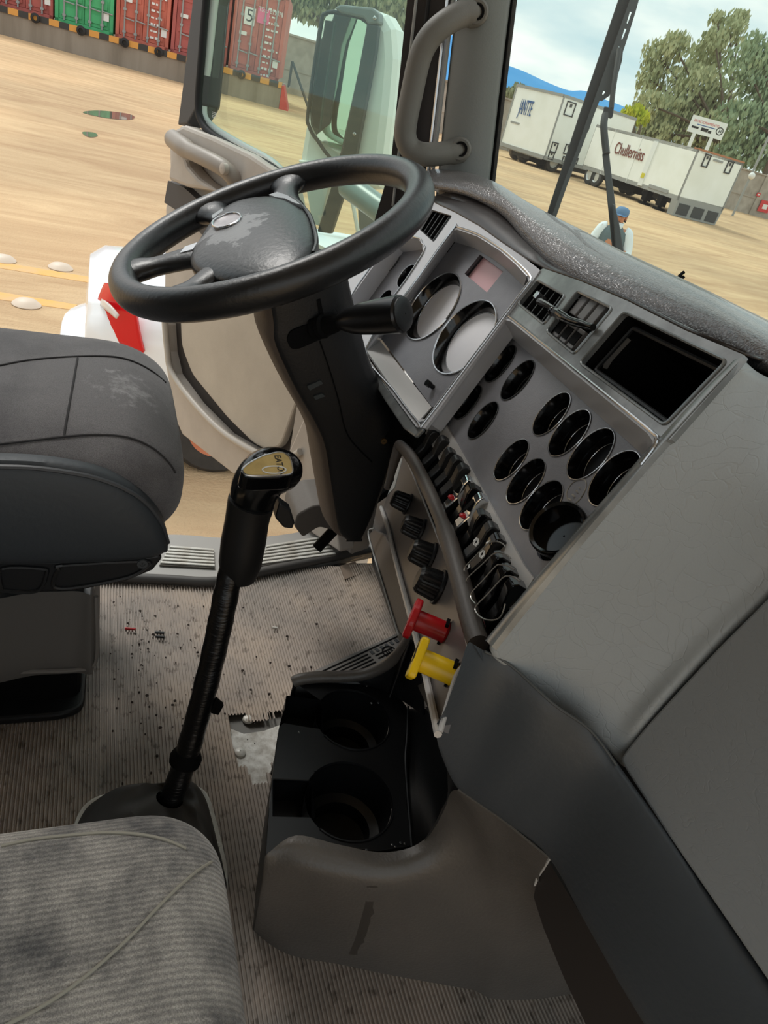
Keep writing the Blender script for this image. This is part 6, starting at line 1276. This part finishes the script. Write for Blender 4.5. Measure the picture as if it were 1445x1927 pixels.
# ---- lower control panel with four rotary knobs and two brake valves
o_ = G.px(905, 1222, .02); VF = panel_frame(o_, -22, 13)
hv = [(744, 880), (757, 846), (775, 870), (860, 1120), (874, 1180), (881, 1238), (857, 1272), (827, 1374), (822, 1372), (770, 1140), (733, 990), (721, 958)]
bm = BM(); prism(bm, PX(VF, hv, 0), VF.n*-.01); hp = obj('lower_panel', bm, M['hvac'], da, smooth=False)
px_prism(VF, [(741, 870), (748, 862), (757, 862), (742, 918), (730, 930)], .001, -.004, 'lit_slot', M['trailergrey'], da)
p = VF.px(741, 892, .002); bm = BM(); lathe(bm, VF.at(p), [(.004, 0), (.0035, .003), (.001, .004)], 10); obj('panel_screw', bm, M['gloss_black'], da)
bm = BM(); pts = cr([G.px(x, y, .018) for x, y in [(752, 838), (772, 858), (805, 920), (838, 1000), (864, 1085), (885, 1165), (900, 1212)]], 6); tube(bm, pts, [.0095]*(len(pts)//2)+[.0115]*(len(pts)-len(pts)//2), 14); tube(bm, [G.px(752, 838, .018), G.px(742, 868, .012), G.px(728, 920, .006)], [.0095, .008, .005], 12); obj('panel_frame_bar', bm, M['brownpad'], da, label='rounded dark frame bar')
for pl, r_, m_, nm in (([(717, 955), (729, 992), (748, 1070), (768, 1145), (797, 1255), (824, 1382)], .0042, M['brightsilver'], 'left_trim'), ([(868, 1140), (876, 1185), (883, 1238), (858, 1274), (828, 1377)], .003, M['brightsilver'], 'right_trim'), ([(764, 862), (800, 950), (835, 1040), (866, 1135)], .0018, M['silver'], 'inner_trim')):
    bm = BM(); tube(bm, cr(PX(VF, pl, .004), 5), r_, 8); obj(nm, bm, m_, da)
for (x, y), D in (((768, 949), .034), ((792, 999), .034), ((811, 1049), .037), ((827, 1105), .039)):
    f = VF.at(VF.px(x, y, 0)).tilt(math.radians(3), math.radians(-3)); r = D/2
    bm = BM(); lathe(bm, f, [(r*1.22, 0), (r*1.2, .003), (r*1.0, .004)], 28); b_ = obj('knob_collar', bm, M['column'], da)
    bm = BM(); rows = []
    for rr_, w in ((1.0, .003), (1.0, .006), (.93, .022), (.88, .028), (.7, .032), (.02, .033)):
        rows.append([f.pt(r*rr_*(1+(.055 if (i % 4) < 2 else -.03)*(1 if rr_ > .8 else .2))*math.cos(2*math.pi*i/56), r*rr_*(1+(.055 if (i % 4) < 2 else -.03)*(1 if rr_ > .8 else .2))*math.sin(2*math.pi*i/56), w) for i in range(56)])
    g = grid(bm, rows, cu=True); cap(bm, g[-1]); obj('rotary_knob', bm, M['knob'], b_, smooth=30, label='black ribbed rotary knob')
def valve(x, y, w, pts, m_, nm, label, r=.0125, ln=.036):
    f = VF.at(VF.px(x, y, 0)).tilt(math.radians(9), math.radians(-11)); bm = BM(); lathe(bm, f, [(r*.8, -.004), (r*1.05, 0), (r, .004), (r, ln)], 28); s = obj(nm, bm, m_, da, label=label)
    bm = BM(); prism(bm, round_poly([f.pt(a, b, ln+.009) for a, b in pts], .005), f.n*-.009); pl = obj('valve_plate', bm, m_, s, smooth=False, bevel=.0025, seg=3)
    bm = BM(); box(bm, f, -.006, .006, r*.9, r*1.25, 0, .004); box(bm, f, -.006, .006, -r*1.25, -r*.9, 0, .004); obj('valve_clip', bm, M['dull_black'], s, smooth=False)
    return f, pl, ln+.009
oc = .0255
f, pl, lz = valve(838, 1190, 0, [(oc*math.cos(math.radians(22.5+45*k)), oc*math.sin(math.radians(22.5+45*k))) for k in range(8)], M['red'], 'trailer_air_valve', 'red octagonal push pull brake valve')
obj('valve_print', text_mesh('TRAILER\nAIR\nSUPPLY', Frame(f.pt(0, .005, lz+.0003), f.a, f.u, f.n), .007, .0003), mat('faded_red_print', (214, 120, 120), .5), pl, smooth=False, label='faded raised lettering')
f, pl, lz = valve(853, 1268, 0, [(0, .031), (.031, 0), (0, -.031), (-.031, 0)], M['yellow'], 'parking_brake_valve', 'yellow diamond push pull parking brake valve', ln=.036)
obj('valve_print', text_mesh('PARKING\nBRAKE', Frame(f.pt(0, .008, lz+.0003), f.a, f.u, f.n), .0075, .0003), M['ink_black'], pl, smooth=False, label='black PARKING BRAKE print')
bm = BM(); box(bm, f, -.006, .0, -.016, -.009, lz, lz+.0004); box(bm, f, .001, .005, -.015, -.011, lz, lz+.0004); obj('valve_pictogram', bm, M['ink_black'], pl, smooth=False)
# taupe knee pad left of the panel and lower skirt
px_prism(VF, [(692, 1006), (704, 995), (724, 1006), (752, 1060), (776, 1140), (784, 1164), (762, 1200), (748, 1192), (720, 1105)], -.03, -.075, 'knee_pad', M['brownpad'], da, bevel=.012, rr_=.02, label='taupe knee pad')
bm = BM(); tube(bm, cr(PX(VF, [(704, 994), (693, 1006), (722, 1105), (749, 1194)], -.028), 5), .0018, 6); obj('pad_edge', bm, M['trailergrey'], da)
px_prism(VF, [(690, 840), (745, 815), (790, 880), (880, 1180), (900, 1225), (828, 1378), (790, 1300), (745, 1190), (700, 1060)], -.08, -.10, 'lower_skirt', M['black'], da)
wf = Frame((-.8, .86, 0), (1, 0, 0), (0, 0, 1), (0, -1, 0)); bm = BM(); box(bm, wf, -.66, .9, -.05, .78, -.03, 0)
struct(obj('wall_front', bm, mat('firewall_liner', (26, 26, 26), .9), smooth=False))

# ================================================================== ENGINE HUMP CONSOLE
co = thing('center_console', (-.5, .4, 0), 'brown grey engine hump console with two black cup holders on the floor', 'console')
def Z(l): return [onz(*p) for p in l]
R0_ = Z([(503, 1606, .262), (556, 1572, .272), (640, 1590, .272), (728, 1604, .272), (798, 1580, .292), (838, 1510, .36), (864, 1488, .425), (950, 1549, .428), (1030, 1616, .428)])
Ra = Z([(500, 1622, .25), (556, 1598, .268), (640, 1618, .268), (728, 1634, .270), (812, 1612, .288), (868, 1556, .345), (905, 1545, .40), (960, 1575, .405), (1025, 1628, .405)])
Rb = Z([(495, 1660, .21), (553, 1648, .238), (640, 1665, .24), (730, 1678, .24), (822, 1660, .255), (890, 1620, .30), (930, 1612, .335), (972, 1628, .345), (1014, 1660, .345)])
Rc = Z([(487, 1705, .12), (548, 1715, .125), (640, 1738, .13), (740, 1755, .135), (840, 1760, .145), (902, 1750, .17), (950, 1748, .185), (990, 1752, .19), (1030, 1760, .2)])
Rd = Z([(478, 1752, .0), (540, 1795, .0), (640, 1815, .0), (740, 1836, .0), (840, 1854, .0), (892, 1864, .0), (930, 1880, .0), (1010, 1880, .0), (1085, 1868, .0)])
bm = BM(); back0 = [p+V((-.03, .05, -.02)) if i < 5 else p+V((0, .04, 0)) for i, p in enumerate(R0_)]
lft = lambda r, z: [r[0]+V((-.027, .0125, 0)), r[0]+V((-.018, .0083, 0)), r[0]+V((-.009, .004, 0))]
loft(bm, [lft(r, 0)+r for r in (R0_, Ra, Rb, Rc, Rd)], 5, 5); bvh = BVHTree.FromBMesh(bm); obj('console_shell', bm, M['hump'], co, smooth=60)
zt = .262
tr_px = [(560, 1287), (594, 1281), (671, 1283), (722, 1296), (752, 1312), (766, 1330), (764, 1380), (761, 1432), (766, 1510), (774, 1592), (710, 1602), (640, 1592), (594, 1580), (556, 1573), (516, 1601), (500, 1608), (508, 1500), (525, 1369), (540, 1320)]
TFm = Frame((0, 0, zt), (0, 1, 0), (-1, 0, 0), (0, 0, 1))
def keyhole(cx, cy, rad, sl):
    c = TFm.puv(cx, cy); pts = []; s0, s1 = [TFm.puv(x, y) for x, y in sl]
    an = math.atan2((s0[1]+s1[1])/2-c[1], (s0[0]+s1[0])/2-c[0]); hw = .028; da_ = math.asin(hw/rad)
    for k in range(37):
        t_ = an+da_+(2*math.pi-2*da_)*k/36; pts.append(TFm.pt(c[0]+rad*math.cos(t_), c[1]+rad*math.sin(t_)))
    dx = V((math.cos(an), math.sin(an))); L_ = math.hypot((s0[0]+s1[0])/2-c[0], (s0[1]+s1[1])/2-c[1]); n2_ = V((-dx.y, dx.x))
    pts.append(TFm.pt(c[0]+dx.x*L_-n2_.x*hw, c[1]+dx.y*L_-n2_.y*hw)); pts.append(TFm.pt(c[0]+dx.x*L_+n2_.x*hw, c[1]+dx.y*L_+n2_.y*hw))
    return pts, c, dx, L_
cups = [keyhole(664, 1352, .0575, [(540, 1318), (532, 1352)]), keyhole(657, 1505, .0605, [(516, 1480), (512, 1520)])]
bm = BM(); holes_plate(bm, [TFm.px(x, y) for x, y in tr_px], [c[0] for c in cups], V((0, 0, -.006))); tray = obj('cup_holder_tray', bm, M['tray'], co, smooth=False, bevel=.003)
for i, (pts, c, dx, L_) in enumerate(cups):
    r = (.0575, .0605)[i]; f = Frame(TFm.pt(c[0], c[1], 0), TFm.a, TFm.u, TFm.n); bm = BM()
    lathe(bm, f, [(r*.99, -.004), (r*.96, -.04), (r*.93, -.062), (r*.72, -.066), (r*.68, -.088), (r*.30, -.090), (.001, -.090)], 40); cp = obj('cup_well', bm, M['tray'], tray, smooth=40)
    bm = BM(); lathe(bm, f, [(r*1.0, -.001), (r*1.01, .0018), (r*1.045, .0018), (r*1.055, -.001)], 40); 
    bmesh.ops.delete(bm, geom=[v for v in bm.verts if ((v.co-f.o).dot(TFm.a)*dx.x+(v.co-f.o).dot(TFm.u)*dx.y) > r*.80], context='VERTS'); obj('cup_rim', bm, M['tray'], tray)
    bm = BM(); n2_ = V((-dx.y, dx.x)); hw = .028
    P_ = [TFm.pt(c[0]+dx.x*l+n2_.x*h, c[1]+dx.y*l+n2_.y*h, -.002) for l, h in ((r*.8, -hw), (L_, -hw), (L_, hw), (r*.8, hw))]; g = grid(bm, [P_, [p+V((0, 0, -.045)) for p in P_]], cu=True); cap(bm, g[1]); obj('handle_slot', bm, M['tray'], tray, smooth=False)
# rolled left edge of the tray
bm = BM(); L1 = [TFm.px(x, y, 0) for x, y in ((558, 1288), (540, 1322), (525, 1369), (514, 1450), (507, 1510), (500, 1606))]
L1 = cr(L1, 4); SD = [[p+(r[0]-R0_[0]) for p in L1] for r in (R0_, Ra, Rb, Rc, Rd)]; no_ = V((-.42, -.91, 0)); grid(bm, SD); obj('tray_side', bm, M['tray'], co)
# well wall at the right of the tray and back rim
wl = [onz(*p) for p in ((745, 1308, .27), (768, 1330, .27), (766, 1385, .262), (763, 1432, .26), (768, 1510, .26), (775, 1594, .262))]
wu = [onz(*p) for p in ((800, 1330, .46), (826, 1378, .53), (836, 1420, .48), (842, 1465, .43), (838, 1512, .362), (798, 1582, .292))]
bm = BM(); loft(bm, [[p+V((0, 0, -.03)) for p in wl], [a.lerp(b, .35)+V((-.02, .05, -.05)) for a, b in zip(wl, wu)], [a.lerp(b, .8)+V((0, .04, -.01)) for a, b in zip(wl, wu)], wu], 4, 4); obj('well_wall', bm, M['black'], co, smooth=60)
bm = BM(); tube(bm, cr([p+V((0, 0, .001)) for p in wl[1:]], 4), .002, 6); obj('tray_lip', bm, M['tray'], co)
rim_ = cr([onz(*p) for p in ((552, 1284, .262), (566, 1278, .268), (600, 1274, .272), (650, 1273, .276), (690, 1268, .286), (725, 1252, .31), (752, 1228, .345), (772, 1200, .39), (790, 1165, .44))], 5)
bm = BM(); tube(bm, rim_, .0095, 12); obj('leather_rim', bm, M['hump'], co, label='grained rim round the cup holders')
bkl = resample([onz(*p) for p in ((560, 1287, .262), (594, 1281, .262), (671, 1283, .262), (722, 1296, .262), (752, 1312, .262), (800, 1345, .30))], len(rim_)); bm = BM(); grid(bm, [rim_, bkl]); obj('back_wall', bm, M['black'], co, solid=.003)
bm = BM(); grid(bm, [rim_, [V((p.x-.03, p.y+.01, .0)) for p in rim_]]); obj('console_back', bm, M['black'], co, solid=.003)
rd = random.Random(4); bm = BM()
for x, y in ((563, 1378), (712, 1322), (699, 1323), (754, 1586), (738, 1590), (744, 1594), (690, 1290), (690, 1600), (762, 1588)):
    p = onz(x, y, zt+.0005); ball(bm, p, .0022, 8, (1, 1, .5))
o = obj('water_drops', bm, mat('water_drop', (60, 62, 64), .02, spec=.9)); tag(o, 'few clear water drops on the black cup holder tray', 'drops'); o['kind'] = 'stuff'
# kick panel under the bolster with its torn white edge
KP = [ony(x, y, .50+.0*y) for x, y in ((1031, 1618), (1012, 1646), (1004, 1688), (1022, 1745), (1062, 1842), (1110, 1945), (1240, 2000), (1300, 2090), (1240, 1968), (1166, 1852), (1096, 1727))]
bm = BM(); prism(bm, KP, V((0, .03, 0))); obj('kick_panel', bm, mat('dark_brown_panel', (54, 48, 45), .6), co, smooth=False)
bm = BM(); q = [ony(x, y, .496) for x, y in ((1036, 1612), (1030, 1616), (1016, 1634), (1008, 1650), (1004, 1668), (1010, 1652), (1020, 1638))]; prism(bm, q, V((0, .003, 0))); obj('torn_edge', bm, mat('torn_white_edge', (196, 192, 186), .8), co, smooth=False, label='torn white edge')
# water run on the hump face
lr = [((716, 1668), (690, 1668)), ((709, 1700), (687, 1702)), ((700, 1735), (677, 1738)), ((690, 1768), (668, 1768)), ((680, 1786), (661, 1786)), ((672, 1798), (656, 1796))]
lr = [q for q in lr if hit(*q[0]) and hit(*q[1])]; L_r, R_r = cr([hit(*b, .0006) for a, b in lr], 4), cr([hit(*a, .0006) for a, b in lr], 4)
bm = BM(); rdw = random.Random(8); grid(bm, [L_r, [a.lerp(b, .9+rdw.uniform(-.25, .1)) for a, b in zip(L_r, R_r)]]); obj('water_run', bm, mat('dried_water_run', (58, 54, 50), .3, spec=.55), co, label='dark run of dried water')
# moulded plate on the floor mat
kw = thing('moulded_mat_plate', onz(650, 1240, .006), 'grey moulded mat plate with grooves and round emblem beyond the cup holders', 'plate')
KWF = Frame((0, 0, .012), (0, 1, 0), (-1, 0, 0), (0, 0, 1))
q = [KWF.px(x, y) for x, y in ((552, 1282), (600, 1258), (676, 1225), (752, 1190), (775, 1195), (770, 1230), (735, 1265), (600, 1290))]; bm = BM(); prism(bm, q, V((0, 0, -.012))); mp0 = mat('grey_mat_plate', (122, 118, 114), .6); pb = obj('plate_sheet', bm, mp0, kw, smooth=False)
e0_, e1_ = KWF.px(552, 1282), KWF.px(752, 1190); dl = (e1_-e0_); n_ = V((-dl.y, dl.x, 0)).normalized(); n_ = n_ if n_.dot(CAM-e0_) > 0 else -n_
for k, (s, e_) in enumerate(((.04, .97), (.1, .62), (.18, .62), (.26, .62), (.34, .62), (.66, .82), (.66, .82))):
    off = (.008, .018, .027, .036, .045, .030, .040)[k]; bm = BM(); a, b = e0_+dl*s+n_*off, e0_+dl*e_+n_*off; prism(bm, [a+n_*.0015, b+n_*.0015, b-n_*.0015, a-n_*.0015], V((0, 0, .0012))); obj('groove', bm, M['dull_black'], pb, smooth=False)
for k in range(6):
    bm = BM(); a = e0_+dl*(.66+.05*k)+n_*.018; prism(bm, [a-dl.normalized()*.004+n_*.005, a+dl.normalized()*.004+n_*.005, a+dl.normalized()*.004-n_*.005, a-dl.normalized()*.004-n_*.005], V((0, 0, .0012))); obj('stud_block', bm, M['darkgrey'], pb, smooth=False)
cF = KWF.px(733, 1227); f = Frame(cF, -dl.normalized(), n_, V((0, 0, 1))); bm = BM(); qq = circ(f, .017, .001, 24); tube(bm, qq+[qq[0]], .0016, 6, caps=False); eb = obj('emblem_ring', bm, M['dull_black'], pb)
obj('emblem_letters', text_mesh('KW', Frame(f.o+V((0, 0, .0006)), f.a, f.u, f.n), .017, .0006, sxy=(.8, 1)), M['dull_black'], eb, smooth=False)
